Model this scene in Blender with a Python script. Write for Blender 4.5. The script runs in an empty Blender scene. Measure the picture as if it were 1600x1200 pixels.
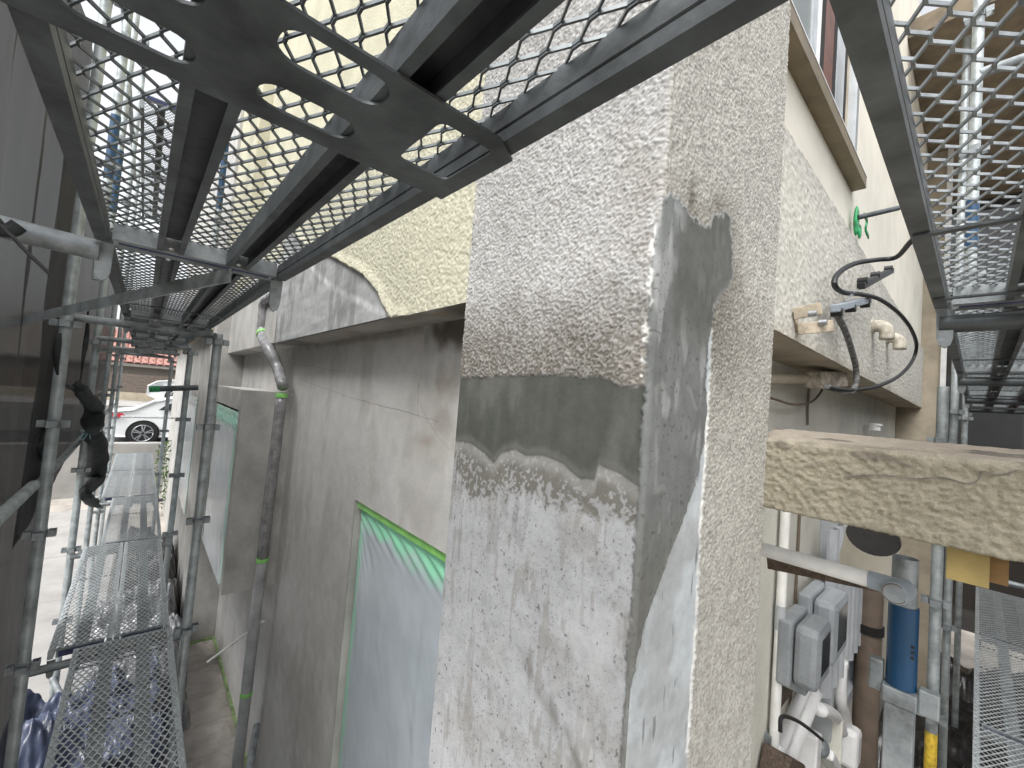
import bpy, math, random
import numpy as np
from mathutils import Matrix, Vector

random.seed(7)
rng = np.random.default_rng(11)
S = bpy.context.scene
COL = S.collection

# ------------------------------------------------------------------ camera, sky, sun, exposure
YAW, PITCH, ROLL, FPX = 0.72426, 0.04202, 0.07909, 648.4
_f0 = np.array([math.sin(YAW), math.cos(YAW), 0.0]); _r0 = np.array([math.cos(YAW), -math.sin(YAW), 0.0]); _u0 = np.array([0, 0, 1.0])
_f = _f0*math.cos(PITCH) + _u0*math.sin(PITCH); _u = _u0*math.cos(PITCH) - _f0*math.sin(PITCH)
_r = _r0*math.cos(ROLL) + _u*math.sin(ROLL); _u2 = _u*math.cos(ROLL) - _r0*math.sin(ROLL)
cam = bpy.data.cameras.new('camera'); cam_o = bpy.data.objects.new('camera', cam); COL.objects.link(cam_o)
cam.sensor_width = 36; cam.lens = FPX/1600*36; cam.clip_start = 0.02; cam.clip_end = 300
cam_o.matrix_world = Matrix(((_r[0], _u2[0], -_f[0], 0), (_r[1], _u2[1], -_f[1], 0), (_r[2], _u2[2], -_f[2], 0), (0, 0, 0, 1)))
S.camera = cam_o

SUN_EL, SUN_AZ = math.radians(56), math.radians(246)      # azimuth measured from +Y towards +X
w = bpy.data.worlds.new('World'); S.world = w; w.use_nodes = True
nt = w.node_tree; nt.nodes.clear()
sky = nt.nodes.new('ShaderNodeTexSky'); sky.sky_type = 'NISHITA'; sky.sun_disc = False
sky.sun_elevation = SUN_EL; sky.sun_rotation = SUN_AZ; sky.air_density = 1.0; sky.dust_density = 4.0; sky.ozone_density = 1.0
hs = nt.nodes.new('ShaderNodeHueSaturation'); hs.inputs['Saturation'].default_value = 0.16; hs.inputs['Value'].default_value = 1.5
bg = nt.nodes.new('ShaderNodeBackground'); bg.inputs[1].default_value = 0.15
wo = nt.nodes.new('ShaderNodeOutputWorld')
nt.links.new(sky.outputs[0], hs.inputs['Color']); nt.links.new(hs.outputs[0], bg.inputs[0]); nt.links.new(bg.outputs[0], wo.inputs[0])
sl = bpy.data.lights.new('sun', 'SUN'); sl.energy = 1.1; sl.angle = math.radians(30); sl.color = (1, .985, .965)
so = bpy.data.objects.new('sun', sl); COL.objects.link(so)
_d = Vector((math.sin(SUN_AZ)*math.cos(SUN_EL), math.cos(SUN_AZ)*math.cos(SUN_EL), math.sin(SUN_EL)))
so.rotation_euler = _d.to_track_quat('Z', 'Y').to_euler(); so.location = _d*30
S.view_settings.view_transform = 'Standard'; S.view_settings.look = 'None'; S.view_settings.gamma = 1
S.view_settings.exposure = 0.70; S.view_settings.use_curve_mapping = False

# measured points: the camera model was solved from the vanishing lines, so a point seen on a known plane has a known place
def _ray(x, y):
    a, b = (x-800)/FPX, (y-600)/FPX
    return _f + _r*a - _u2*b
def ox(x, y, X): d = _ray(x, y); return d*(X/d[0])
def oy(x, y, Y): d = _ray(x, y); return d*(Y/d[1])
def oz(x, y, Z): d = _ray(x, y); return d*(Z/d[2])

# ------------------------------------------------------------------ noise in numpy
_T = rng.random((256, 256))
def vn(x, y, seed=0):
    x = x + seed*17.31; y = y + seed*9.77
    xi = np.floor(x).astype(int); yi = np.floor(y).astype(int); fx = x-xi; fy = y-yi
    fx = fx*fx*(3-2*fx); fy = fy*fy*(3-2*fy)
    a = _T[xi & 255, yi & 255]; b = _T[(xi+1) & 255, yi & 255]; c = _T[xi & 255, (yi+1) & 255]; d = _T[(xi+1) & 255, (yi+1) & 255]
    return (a*(1-fx)+b*fx)*(1-fy) + (c*(1-fx)+d*fx)*fy
def fbm(x, y, oct=4, seed=0):
    s = 0; a = .5; t = 0
    for i in range(oct):
        s = s + a*vn(x*2**i, y*2**i, seed+i*3); t += a; a *= .5
    return s/t
def sst(a, b, x):
    t = np.clip((x-a)/(b-a), 0, 1); return t*t*(3-2*t)
def poly_sd(px, py, poly):                      # signed distance to a polygon, negative inside
    d = np.full(px.shape, 1e9); ins = np.zeros(px.shape, bool); n = len(poly)
    for i in range(n):
        x1, y1 = poly[i]; x2, y2 = poly[(i+1) % n]
        ex, ey = x2-x1, y2-y1
        t = np.clip(((px-x1)*ex+(py-y1)*ey)/(ex*ex+ey*ey+1e-12), 0, 1)
        d = np.minimum(d, np.hypot(px-x1-t*ex, py-y1-t*ey))
        c = ((y1 > py) != (y2 > py)) & (px < (x2-x1)*(py-y1)/(y2-y1+1e-12)+x1); ins ^= c
    return np.where(ins, -d, d)
def mix(a, b, t): return a*(1-t[..., None]) + np.asarray(b)*t[..., None]

# ------------------------------------------------------------------ mesh builder
class MB:
    def __init__(s): s.v = []; s.f = []
    def add(s, v, f):
        o = len(s.v); s.v += [tuple(map(float, p)) for p in v]; s.f += [tuple(i+o for i in q) for q in f]; return s
    def hexa(s, p): return s.add(p, [(0,3,2,1),(4,5,6,7),(0,1,5,4),(1,2,6,5),(2,3,7,6),(3,0,4,7)])
    def box(s, x0, x1, y0, y1, z0, z1):
        return s.hexa([(x0,y0,z0),(x1,y0,z0),(x1,y1,z0),(x0,y1,z0),(x0,y0,z1),(x1,y0,z1),(x1,y1,z1),(x0,y1,z1)])
    def bar(s, p, q, w, h, up=(0,0,1)):
        p = np.array(p, float); q = np.array(q, float); d = q-p; d /= np.linalg.norm(d)
        a = np.cross(d, up); a /= np.linalg.norm(a); b = np.cross(a, d)
        a = a*w/2; b = b*h/2
        return s.hexa([p-a-b, p+a-b, q+a-b, q-a-b, p-a+b, p+a+b, q+a+b, q-a+b])
    def tube(s, path, r, n=12, cap=True):
        path = [np.array(p, float) for p in path]; m = len(path); rs = r if hasattr(r, '__len__') else [r]*m
        o = len(s.v); up = None
        for i, p in enumerate(path):
            d = path[min(i+1, m-1)]-path[max(i-1, 0)]; L = np.linalg.norm(d); d = d/L if L > 1e-9 else np.array([0,0,1.])
            if up is None: up = np.array([0,0,1.]) if abs(d[2]) < .9 else np.array([1.,0,0])
            a = np.cross(d, up); a /= np.linalg.norm(a); b = np.cross(a, d); up = b
            for k in range(n):
                t = 2*math.pi*k/n; s.v.append(tuple(p + rs[i]*(math.cos(t)*a+math.sin(t)*b)))
        for i in range(m-1):
            for k in range(n):
                k2 = (k+1) % n; s.f.append((o+i*n+k, o+i*n+k2, o+(i+1)*n+k2, o+(i+1)*n+k))
        if cap:
            s.f.append(tuple(o+k for k in range(n))[::-1]); s.f.append(tuple(o+(m-1)*n+k for k in range(n)))
        return s
    def prism(s, poly, o, u, v, wv):             # polygon (a,b) -> o+a*u+b*v, thickened by the vector wv
        o, u, v, wv = (np.array(q, float) for q in (o, u, v, wv)); n = len(poly)
        P = [o+a*u+b*v for a, b in poly]; Q = [p+wv for p in P]
        return s.add(P+Q, [tuple(range(n))[::-1], tuple(range(n, 2*n))] + [(i, (i+1) % n, n+(i+1) % n, n+i) for i in range(n)])
    def ball(s, c, r, n=8, sq=(1,1,1)):
        v = []; f = []
        for i in range(n+1):
            t = math.pi*i/n
            for k in range(2*n):
                a = math.pi*k/n; v.append((c[0]+r*sq[0]*math.sin(t)*math.cos(a), c[1]+r*sq[1]*math.sin(t)*math.sin(a), c[2]+r*sq[2]*math.cos(t)))
        for i in range(n):
            for k in range(2*n):
                k2 = (k+1) % (2*n); f.append((i*2*n+k, (i+1)*2*n+k, (i+1)*2*n+k2, i*2*n+k2))
        return s.add(v, f)

def smooth_path(pts, n=8):                       # Catmull-Rom through the points
    pts = [np.array(p, float) for p in pts]; P = [2*pts[0]-pts[1]] + pts + [2*pts[-1]-pts[-2]]; out = []
    for i in range(1, len(P)-2):
        for k in range(n):
            t = k/n; a, b, c, d = P[i-1:i+3]
            out.append(.5*((2*b)+(c-a)*t+(2*a-5*b+4*c-d)*t*t+(3*b-a-3*c+d)*t**3))
    return out+[pts[-1]]

def link(name, me, m, parent=None, smooth=False, bevel=0, autos=False):
    if m is not None and not me.materials: me.materials.append(m)
    o = bpy.data.objects.new(name, me); COL.objects.link(o)
    if smooth or autos:
        me.polygons.foreach_set('use_smooth', np.ones(len(me.polygons), bool))
    if autos:
        try: me.set_sharp_from_angle(angle=math.radians(40))
        except Exception: pass
    if bevel:
        b = o.modifiers.new('bevel', 'BEVEL'); b.width = bevel; b.segments = 2; b.limit_method = 'ANGLE'
    if parent is not None:
        o.parent = parent; o.matrix_parent_inverse = Matrix.Translation(-chain(parent))
    return o
def chain(p):
    v = Vector((0,0,0)); q = p
    if q is not None: v = q.get('_base', None); v = Vector(v) if v is not None else Vector((0,0,0))
    return v
def obj(name, mb, m, parent=None, smooth=False, bevel=0, autos=False):
    me = bpy.data.meshes.new(name); me.from_pydata(mb.v, [], mb.f); me.update()
    return link(name, me, m, parent, smooth, bevel, autos)
def tag(o, label=None, cat=None, group=None, kind=None):
    if label: o['label'] = label
    if cat: o['category'] = cat
    if group: o['group'] = group
    if kind: o['kind'] = kind
    return o
def thing(name, label, cat, loc=(0,0,0), group=None):
    o = bpy.data.objects.new(name, None); COL.objects.link(o); o.empty_display_size = .05
    o.location = loc; o['_base'] = [float(c) for c in loc]
    return tag(o, label, cat, group)
def kids(o): return [c for c in bpy.data.objects if c.parent == o]
def copy_tree(o, parent=None, ch=None):
    if ch is None:
        ch = {}
        for q in bpy.data.objects:
            if q.parent: ch.setdefault(q.parent.name, []).append(q)
    c = o.copy(); COL.objects.link(c)
    if parent: c.parent = parent
    for k in ch.get(o.name, []): copy_tree(k, c, ch)
    return c
def grid(name, P, m, parent=None, col=None, smooth=True, attrs=None):   # P: (n,m,3) array
    n, k = P.shape[:2]; me = bpy.data.meshes.new(name)
    idx = np.arange(n*k).reshape(n, k)
    F = np.stack([idx[:-1,:-1], idx[1:,:-1], idx[1:,1:], idx[:-1,1:]], -1).reshape(-1, 4)
    me.vertices.add(n*k); me.vertices.foreach_set('co', P.reshape(-1).astype(np.float32))
    me.loops.add(F.size); me.loops.foreach_set('vertex_index', F.reshape(-1).astype(np.int32))
    me.polygons.add(len(F)); me.polygons.foreach_set('loop_start', np.arange(0, F.size, 4, dtype=np.int32))
    me.polygons.foreach_set('use_smooth', np.full(len(F), smooth))
    me.update(calc_edges=True)
    if col is not None:
        a = me.color_attributes.new('wear', 'FLOAT_COLOR', 'POINT')
        c = np.ones((n*k, 4), np.float32); c[:, :3] = col.reshape(-1, 3); a.data.foreach_set('color', c.reshape(-1))
    for nm, v in (attrs or {}).items():
        a = me.attributes.new(nm, 'FLOAT', 'POINT'); a.data.foreach_set('value', v.reshape(-1).astype(np.float32))
    return link(name, me, m, parent)
def plate(name, outer, holes, o, u, v, t, m, parent=None, round_=0):   # flat plate with holes
    cu = bpy.data.curves.new(name, 'CURVE'); cu.dimensions = '2D'; cu.fill_mode = 'BOTH'; cu.extrude = t/2
    for poly in [outer]+holes:
        sp = cu.splines.new('POLY'); sp.points.add(len(poly)-1); sp.use_cyclic_u = True
        for q, (a, b) in zip(sp.points, poly): q.co = (a, b, 0, 1)
    tmp = bpy.data.objects.new('tmp', cu); COL.objects.link(tmp)
    dg = bpy.context.evaluated_depsgraph_get(); me = bpy.data.meshes.new_from_object(tmp.evaluated_get(dg))
    bpy.data.objects.remove(tmp); bpy.data.curves.remove(cu)
    me.name = name; o, u, v = (np.array(q, float) for q in (o, u, v)); nrm = np.cross(u, v)
    for q in me.vertices:
        p = o+u*q.co[0]+v*q.co[1]+nrm*q.co[2]; q.co = p
    me.materials.clear()
    return link(name, me, m, parent)
def rrect(x0, x1, y0, y1, r, n=5):
    out = []
    for cx, cy, a0 in ((x1-r, y1-r, 0), (x0+r, y1-r, 90), (x0+r, y0+r, 180), (x1-r, y0+r, 270)):
        for k in range(n+1):
            a = math.radians(a0+90*k/n); out.append((cx+r*math.cos(a), cy+r*math.sin(a)))
    return out

# ------------------------------------------------------------------ materials
def mat(name, col=(.5,.5,.5), rough=.7, metal=0, var=.15, scale=8, col2=None, bump=0, bscale=60, attr=None, fine=0, fscale=300, stretch=None, spec=.5, detail=5, trans=0):
    m = bpy.data.materials.new(name); m.use_nodes = True; n = m.node_tree; b = n.nodes['Principled BSDF']
    L = n.links.new
    tc = n.nodes.new('ShaderNodeTexCoord'); mp = n.nodes.new('ShaderNodeMapping'); L(tc.outputs['Object'], mp.inputs[0])
    if stretch: mp.inputs['Scale'].default_value = stretch
    no = n.nodes.new('ShaderNodeTexNoise'); no.inputs['Scale'].default_value = scale; no.inputs['Detail'].default_value = detail; no.inputs['Roughness'].default_value = .62
    L(mp.outputs[0], no.inputs['Vector'])
    cr = n.nodes.new('ShaderNodeValToRGB'); c2 = col2 or tuple(c*(1-var*2) for c in col)
    cr.color_ramp.elements[0].position = .32; cr.color_ramp.elements[1].position = .62
    cr.color_ramp.elements[0].color = (*c2, 1); cr.color_ramp.elements[1].color = (*(min(1, c*(1+var*.6)) for c in col), 1)
    L(no.outputs['Fac'], cr.inputs[0]); out = cr.outputs[0]
    if attr:
        at = n.nodes.new('ShaderNodeAttribute'); at.attribute_name = attr
        mx = n.nodes.new('ShaderNodeMix'); mx.data_type = 'RGBA'; mx.blend_type = 'MULTIPLY'; mx.inputs[0].default_value = 1
        L(at.outputs['Color'], mx.inputs[6]); L(out, mx.inputs[7]); out = mx.outputs[2]
    if fine:
        fn = n.nodes.new('ShaderNodeTexNoise'); fn.inputs['Scale'].default_value = fscale; fn.inputs['Detail'].default_value = 2
        L(tc.outputs['Object'], fn.inputs['Vector'])
        fr = n.nodes.new('ShaderNodeValToRGB'); fr.color_ramp.elements[0].position = .35; fr.color_ramp.elements[1].position = .6
        v = 1-fine; fr.color_ramp.elements[0].color = (v, v, v, 1); fr.color_ramp.elements[1].color = (1, 1, 1, 1); L(fn.outputs['Fac'], fr.inputs[0])
        mx = n.nodes.new('ShaderNodeMix'); mx.data_type = 'RGBA'; mx.blend_type = 'MULTIPLY'; mx.inputs[0].default_value = 1
        L(out, mx.inputs[6]); L(fr.outputs[0], mx.inputs[7]); out = mx.outputs[2]
    L(out, b.inputs['Base Color'])
    b.inputs['Roughness'].default_value = rough; b.inputs['Metallic'].default_value = metal; b.inputs['Specular IOR Level'].default_value = spec
    if bump:
        bn = n.nodes.new('ShaderNodeTexNoise'); bn.inputs['Scale'].default_value = bscale; bn.inputs['Detail'].default_value = 4; L(tc.outputs['Object'], bn.inputs['Vector'])
        bu = n.nodes.new('ShaderNodeBump'); bu.inputs['Strength'].default_value = bump; bu.inputs['Distance'].default_value = .01
        L(bn.outputs['Fac'], bu.inputs['Height']); L(bu.outputs[0], b.inputs['Normal'])
    if trans:
        tr = n.nodes.new('ShaderNodeBsdfTransparent'); ms = n.nodes.new('ShaderNodeMixShader'); ms.inputs[0].default_value = trans
        L(b.outputs[0], ms.inputs[1]); L(tr.outputs[0], ms.inputs[2]); L(ms.outputs[0], n.nodes['Material Output'].inputs[0])
    return m

M = {}
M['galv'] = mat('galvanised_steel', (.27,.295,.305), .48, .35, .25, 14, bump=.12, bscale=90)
M['galv_dark'] = mat('shaded_deck_steel', (.085,.096,.100), .48, .3, .28, 10, bump=.10, bscale=70)  # shaded copy: underside shade of the overhead decks is put into its colour
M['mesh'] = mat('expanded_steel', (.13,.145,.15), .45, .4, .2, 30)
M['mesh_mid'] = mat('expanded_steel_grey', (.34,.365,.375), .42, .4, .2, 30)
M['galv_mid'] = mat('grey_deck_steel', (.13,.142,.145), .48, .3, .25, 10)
M['mesh_low'] = mat('expanded_steel_lit', (.48,.51,.52), .45, .3, .12, 30)  # lit copy: brightness of the sky-facing lower mesh is put into its colour
M['galv_low'] = mat('lit_deck_steel', (.42,.45,.46), .45, .3, .15, 14)  # lit copy for lower deck frames, light from above included in the colour
M['galv_new'] = mat('bright_zinc', (.55,.58,.60), .32, .8, .12, 20)
M['navy'] = mat('navy_paint', (.02,.025,.10), .45, 0, .2, 20)
M['blue'] = mat('blue_paint', (.004,.042,.105), .42, 0, .3, 12, col2=(.004,.045,.10), bump=.1)
M['rivet'] = mat('rivet_zinc', (.75,.77,.78), .3, .6, .05, 20)  # brightness of sky behind the joist end holes, put into a pale colour
M['pillar'] = mat('render_and_stucco', (1,1,1), .9, 0, .10, 30, attr='wear', fine=.08, fscale=420, bump=.06, bscale=260, spec=.2)
M['cream'] = mat('cream_stucco', (.53,.51,.385), .9, 0, .07, 3, bump=.5, bscale=120, spec=.2)
M['offwhite'] = mat('offwhite_spray_wall', (.70,.685,.61), .88, 0, .06, 4, bump=.45, bscale=150, spec=.2, fine=.12, fscale=260)
M['smooth_cream'] = mat('smooth_cream_wall', (.72,.69,.60), .85, 0, .06, 2.5, bump=.1, bscale=180, spec=.2)
M['beige'] = mat('beige_wall', (.46,.40,.31), .88, 0, .12, 4, bump=.3, bscale=170, spec=.2)
M['skim'] = mat('cement_skim_coat', (.48,.47,.445), .85, 0, .16, 2.6, stretch=(1.3,1.3,.9), bump=.14, bscale=40, spec=.25, detail=8, fine=.08, fscale=160)
M['skimw'] = mat('weathered_skim', (1,1,1), .85, 0, .06, 12, attr='wear', bump=.12, bscale=40, spec=.25, fine=.07, fscale=160)
M['skim_dark'] = mat('dark_cement_skim', (.30,.295,.28), .8, 0, .22, 3, bump=.12, bscale=45, spec=.3, detail=8)  # darker skim tone, used for the soffit
M['ochre'] = mat('ochre_paint', (.36,.27,.10), .75, 0, .15, 9, bump=.2, bscale=200)
M['lintel'] = mat('ochre_stucco', (1,1,1), .92, 0, .10, 24, attr='wear', fine=.15, fscale=300, bump=.3, bscale=160, spec=.2)
M['pvc'] = mat('ivory_pvc', (.80,.80,.77), .4, 0, .08, 10)
M['pvc_white'] = mat('white_pvc', (.80,.80,.79), .4, 0, .06, 9)
M['black'] = mat('black_rubber', (.016,.017,.018), .5, 0, .2, 20)
M['hole'] = mat('dark_interior', (.012,.011,.010), .9, 0, .2, 20)
M['grey_plastic'] = mat('grey_meter_plastic', (.27,.29,.305), .42, 0, .10, 6, fine=.08, fscale=60)
M['grey_plastic2'] = mat('pale_meter_plastic', (.33,.355,.375), .42, 0, .10, 6)
M['meter_glass'] = mat('dark_glass', (.03,.035,.04), .12, 0, .1, 5)
M['clip_grey'] = mat('grey_clip_plastic', (.30,.34,.38), .5, 0, .08, 12)
M['corrug'] = mat('grey_corrugated_plastic', (.42,.44,.46), .45, 0, .08, 8)
M['wood'] = mat('dark_weathered_wood', (.10,.07,.05), .7, 0, .3, 14, stretch=(1,6,6), bump=.2)
M['brown'] = mat('brown_pipe', (.17,.13,.10), .5, 0, .12, 8)
M['redbrown'] = mat('redbrown_wood', (.14,.045,.025), .5, 0, .2, 12)
M['alu'] = mat('aluminium_sash', (.52,.55,.57), .35, .6, .06, 10)
M['glass'] = mat('window_glass', (.17,.19,.19), .4, 0, .06, 2, spec=.25)
M['bronze_sill'] = mat('bronze_sill', (.19,.15,.09), .45, .2, .15, 8)
M['green_tape'] = mat('green_tape', (.26,.62,.16), .45, 0, .12, 14)
M['green_tape_pale'] = mat('dusty_green_tape', (.24,.34,.15), .5, 0, .3, 18)
M['green_tape_dark'] = mat('emerald_tape', (.02,.30,.10), .35, 0, .3, 30, bump=.4, bscale=60)
M['net'] = mat('grey_mesh_sheet', (.026,.025,.028), .85, 0, .22, 3, stretch=(1,1,.3), fine=.2, fscale=500, trans=.07)
M['net_black'] = mat('black_net_bundle', (.017,.02,.022), .7, 0, .35, 18, bump=.7, bscale=45)
M['tie'] = mat('pale_blue_twine', (.35,.62,.68), .6, 0, .1, 20)
M['bluetarp'] = mat('blue_tarpaulin', (.058,.070,.115), .28, 0, .35, 7, bump=.35, bscale=16)
M['darktarp'] = mat('dark_sheet', (.035,.032,.030), .28, 0, .4, 6, bump=.5, bscale=12)
M['greysheet'] = mat('grey_plastic_sheet', (.20,.205,.215), .18, 0, .35, 9, bump=.5, bscale=18)
M['post'] = mat('zinc_scaffold_tube', (.40,.44,.445), .42, .35, .22, 12, bump=.1, bscale=60)
M['conc'] = mat('pale_concrete_paving', (.35,.34,.325), .9, 0, .10, 2, fine=.06, fscale=80, bump=.1)
M['yard'] = mat('dusty_yard_concrete', (.40,.37,.33), .92, 0, .2, 2.2, bump=.25, bscale=30, detail=8)
M['asphalt'] = mat('asphalt', (.055,.055,.057), .9, 0, .15, 20, bump=.3, bscale=120)
M['carwhite'] = mat('white_car_paint', (.80,.82,.82), .18, 0, .02, 2)
M['tyre'] = mat('tyre_rubber', (.018,.018,.018), .75, 0, .15, 20)
M['redlamp'] = mat('red_lamp', (.55,.03,.05), .2, 0, .1, 8)
M['carglass'] = mat('tinted_glass', (.03,.035,.045), .06, 0, .05, 4)
M['rooftile'] = mat('red_clay_tile', (.33,.165,.135), .8, 0, .3, 9)
M['siding'] = mat('grey_brown_siding', (.26,.235,.21), .8, 0, .12, 5, stretch=(1,1,5))
M['slat'] = mat('brown_slat', (.16,.125,.10), .75, 0, .18, 10)
M['leaf'] = mat('shrub_leaf', (.075,.14,.03), .6, 0, .35, 30)
M['stem'] = mat('shrub_stem', (.08,.06,.04), .8)
M['yellow'] = mat('yellow_label', (.70,.48,.05), .5, 0, .25, 40)
M['orange'] = mat('orange_plastic', (.75,.22,.08), .5)
M['ventcream'] = mat('weathered_vent_cream', (.50,.46,.38), .8, 0, .2, 30)
M['bracket'] = mat('tan_painted_bracket', (.42,.36,.27), .7, 0, .25, 25)
M['eave'] = mat('brown_eave_board', (.17,.135,.09), .8, 0, .2, 6)
M['neighbour'] = mat('neighbour_wall', (.52,.53,.54), .85, 0, .08, 1)

def film_material(name, base, green, alpha):
    m = bpy.data.materials.new(name); m.use_nodes = True; n = m.node_tree; b = n.nodes['Principled BSDF']; L = n.links.new
    tc = n.nodes.new('ShaderNodeTexCoord'); no = n.nodes.new('ShaderNodeTexNoise'); no.inputs['Scale'].default_value = 5; no.inputs['Detail'].default_value = 5
    L(tc.outputs['Object'], no.inputs[0]); cr = n.nodes.new('ShaderNodeValToRGB')
    cr.color_ramp.elements[0].position = .3; cr.color_ramp.elements[0].color = (*(c*.85 for c in base), 1); cr.color_ramp.elements[1].position = .7; cr.color_ramp.elements[1].color = (*base, 1)
    L(no.outputs['Fac'], cr.inputs[0])
    at = n.nodes.new('ShaderNodeAttribute'); at.attribute_name = 'tint'
    mx = n.nodes.new('ShaderNodeMix'); mx.data_type = 'RGBA'; L(at.outputs['Fac'], mx.inputs[0]); L(cr.outputs[0], mx.inputs[6]); mx.inputs[7].default_value = (*green, 1)
    L(mx.outputs[2], b.inputs['Base Color']); b.inputs['Roughness'].default_value = .22
    tr = n.nodes.new('ShaderNodeBsdfTransparent'); ms = n.nodes.new('ShaderNodeMixShader'); ms.inputs[0].default_value = alpha
    L(b.outputs[0], ms.inputs[1]); L(tr.outputs[0], ms.inputs[2]); L(ms.outputs[0], n.nodes['Material Output'].inputs[0])
    return m
M['film'] = film_material('masking_film', (.54,.59,.64), (.30,.72,.48), .08)
M['film_pale'] = film_material('pale_masking_film', (.74,.79,.83), (.45,.78,.64), .05)
M['wrap'] = mat('clear_wrap_over_grey_pipe', (.25,.25,.252), .14, 0, .2, 16, bump=.45, bscale=34)
M['floorfilm'] = mat('floor_plastic', (.40,.37,.34), .18, 0, .15, 3, bump=.5, bscale=14)

# ------------------------------------------------------------------ ground and street
GZ = -3.25
def struct(name, mb, m, **k): return tag(obj(name, mb, m, **k), kind='structure')
struct('ground', MB().box(-60, 60, -40, 80, GZ-.6, GZ-.004), M['yard'])
struct('paved_path', MB().box(-6, -.12, 3.4, 13.5, GZ-.1, GZ+.02), M['conc'])
struct('street', MB().box(-40, 40, 15.2, 70, GZ-.5, -2.14), M['asphalt'])
struct('street_kerb', MB().box(-40, 40, 14.9, 15.196, GZ-.5, -1.90), M['conc'], bevel=.02)
for i, yy in enumerate((4.9, 6.6, 8.4, 10.3)):
    struct('paving_joint', MB().box(-6, -.125, yy, yy+.012, GZ+.021, GZ+.0245), M['yard'])

# ------------------------------------------------------------------ the house
house = thing('house', 'cream stuccoed house under repair with mortar patches and masked windows', 'house', (.95, 1.2, GZ))
AP, BP, W0, W1 = .65, .377, .949, 1.255
def build_pillar():
    L1 = W0-BP; L2 = W1-AP; ds = .0022
    s = np.arange(-.06, L1+L2+.06, ds); z = np.arange(-1.12, 1.16, ds)
    Sx, Z = np.meshgrid(s, z, indexing='ij'); R = .006
    onL = Sx < L1
    X = np.where(onL, AP, AP+(Sx-L1)); Y = np.where(onL, W0-Sx, BP)
    NX = np.where(onL, -1., 0.); NY = np.where(onL, 0., -1.)
    t = np.clip((Sx-(L1-R))/(2*R), 0, 1)*math.pi/2; near = np.abs(Sx-L1) < R
    NX = np.where(near, -np.cos(t), NX); NY = np.where(near, -np.sin(t), NY)
    X = np.where(near, AP+R-R*np.cos(t), X); Y = np.where(near, BP+R-R*np.sin(t), Y)
    for lo, sgn in ((0, -1), (L1+L2, 1)):                 # wrap the outer edges back towards the walls
        o = (Sx < 0) if sgn < 0 else (Sx > L1+L2)
        if sgn < 0: X = np.where(o, AP-Sx, X); Y = np.where(o, W0, Y); NX = np.where(o, 0, NX); NY = np.where(o, 1., NY)
        else: X = np.where(o, W1, X); Y = np.where(o, BP+(Sx-L1-L2), Y); NX = np.where(o, 1., NX); NY = np.where(o, 0, NY)
    jag = (fbm(Sx*90, Z*90, 3, 2)-.5); jag2 = fbm(Sx*22, Z*22, 4, 5)-.5
    def lineL(pts):
        q = [ox(a, b, AP) for a, b in pts]; ss = np.array([W0-p[1] for p in q]); zz = np.array([p[2] for p in q]); o = np.argsort(ss)
        return np.interp(Sx, ss[o], zz[o])
    top = lineL([(715,590),(760,590),(850,586),(930,592),(985,602),(1020,603)]) + jag*.012 + jag2*.012
    wet = lineL([(714,690),(735,692),(758,708),(772,724),(784,708),(805,702),(822,712),(850,712),(880,724),(905,748),(930,750),(936,726),(965,738),(1000,762),(1014,765)]) + jag*.003
    stain = lineL([(712,735),(735,785),(760,780),(790,770),(830,772),(880,790),(940,808),(1010,832)]) + jag*.03 + jag2*.03
    drip = lineL([(712,770),(742,800),(755,862),(775,868),(784,800),(800,830),(815,868),(830,790),(900,800),(1010,836)])
    def polyR(pts):
        q = [oy(a, b, BP) for a, b in pts]; return [(L1+p[0]-AP, p[2]) for p in q]
    patch = polyR([(1043,302),(1062,316),(1082,343),(1104,354),(1116,336),(1138,338),(1142,400),(1143,436),(1128,452),(1114,482),(1106,520),(1104,560),(1102,640),(1096,700),(1080,770),(1058,830),(1030,900),(1008,960)]) + [(L1-.012, -.50), (L1-.012, .36)]
    dpat = poly_sd(Sx+jag2*.012, Z+jag*.010, patch) + jag*.006
    rag = [oy(a, b, BP) for a, b in [(1112,500),(1108,560),(1105,650),(1098,760),(1092,850),(1085,1000),(1078,1100),(1072,1200),(1068,1260)]]
    rz = np.array([p[2] for p in rag])[::-1]; rs = np.array([L1+p[0]-AP for p in rag])[::-1]
    edge = np.interp(Z, rz, rs) + jag*.012 + jag2*.006
    stucL = sst(-.004, .004, Z-top)                        # stucco above the mortar on the left face
    stucR = sst(-.002, .003, Sx-edge)*1.0
    stucR = np.where(Z > rz[-1], 1., stucR)
    stuc = np.where(onL, stucL, stucR)
    pat = sst(.006, -.006, dpat+jag*.010+jag2*.010)
    cornerband = np.where(onL & (Z < top+.5), sst(L1-.012, L1-.004, Sx+jag*.012)*sst(.36, .30, Z), 0)
    pat = np.where(onL, cornerband, pat); stuc = stuc*(1-pat)
    # relief
    a = vn(Sx*270, Z*290, 1); b2 = vn(Sx*410, Z*410, 4); c3 = vn(Sx*140, Z*140, 8)
    lump = sst(.25, .8, .55*a+.25*b2+.2*c3)
    big = np.where(onL, 1., .72)
    H = stuc*(.0026 + .0032*lump*big) + pat*(.0030+.0012*fbm(Sx*30, Z*8, 3, 6)+.0012*sst(-.01, 0, dpat)) + (1-stuc)*(1-pat)*.0004*fbm(Sx*120, Z*120, 3, 9)
    mort = np.where(onL, sst(-.004, .004, top-Z)*sst(-.003, .003, Z-wet), 0)
    H += mort*.0012
    P = np.stack([X+NX*H, Y+NY*H, Z], -1)
    # colours: plaster, stain, damp mortar, stucco, dirt
    n1 = fbm(Sx*9, Z*9, 5, 3); n2 = fbm(Sx*140, Z*140, 2, 12); n3 = fbm(Sx*60, Z*9, 4, 14); n4 = fbm(Sx*320, Z*320, 2, 15)
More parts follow.
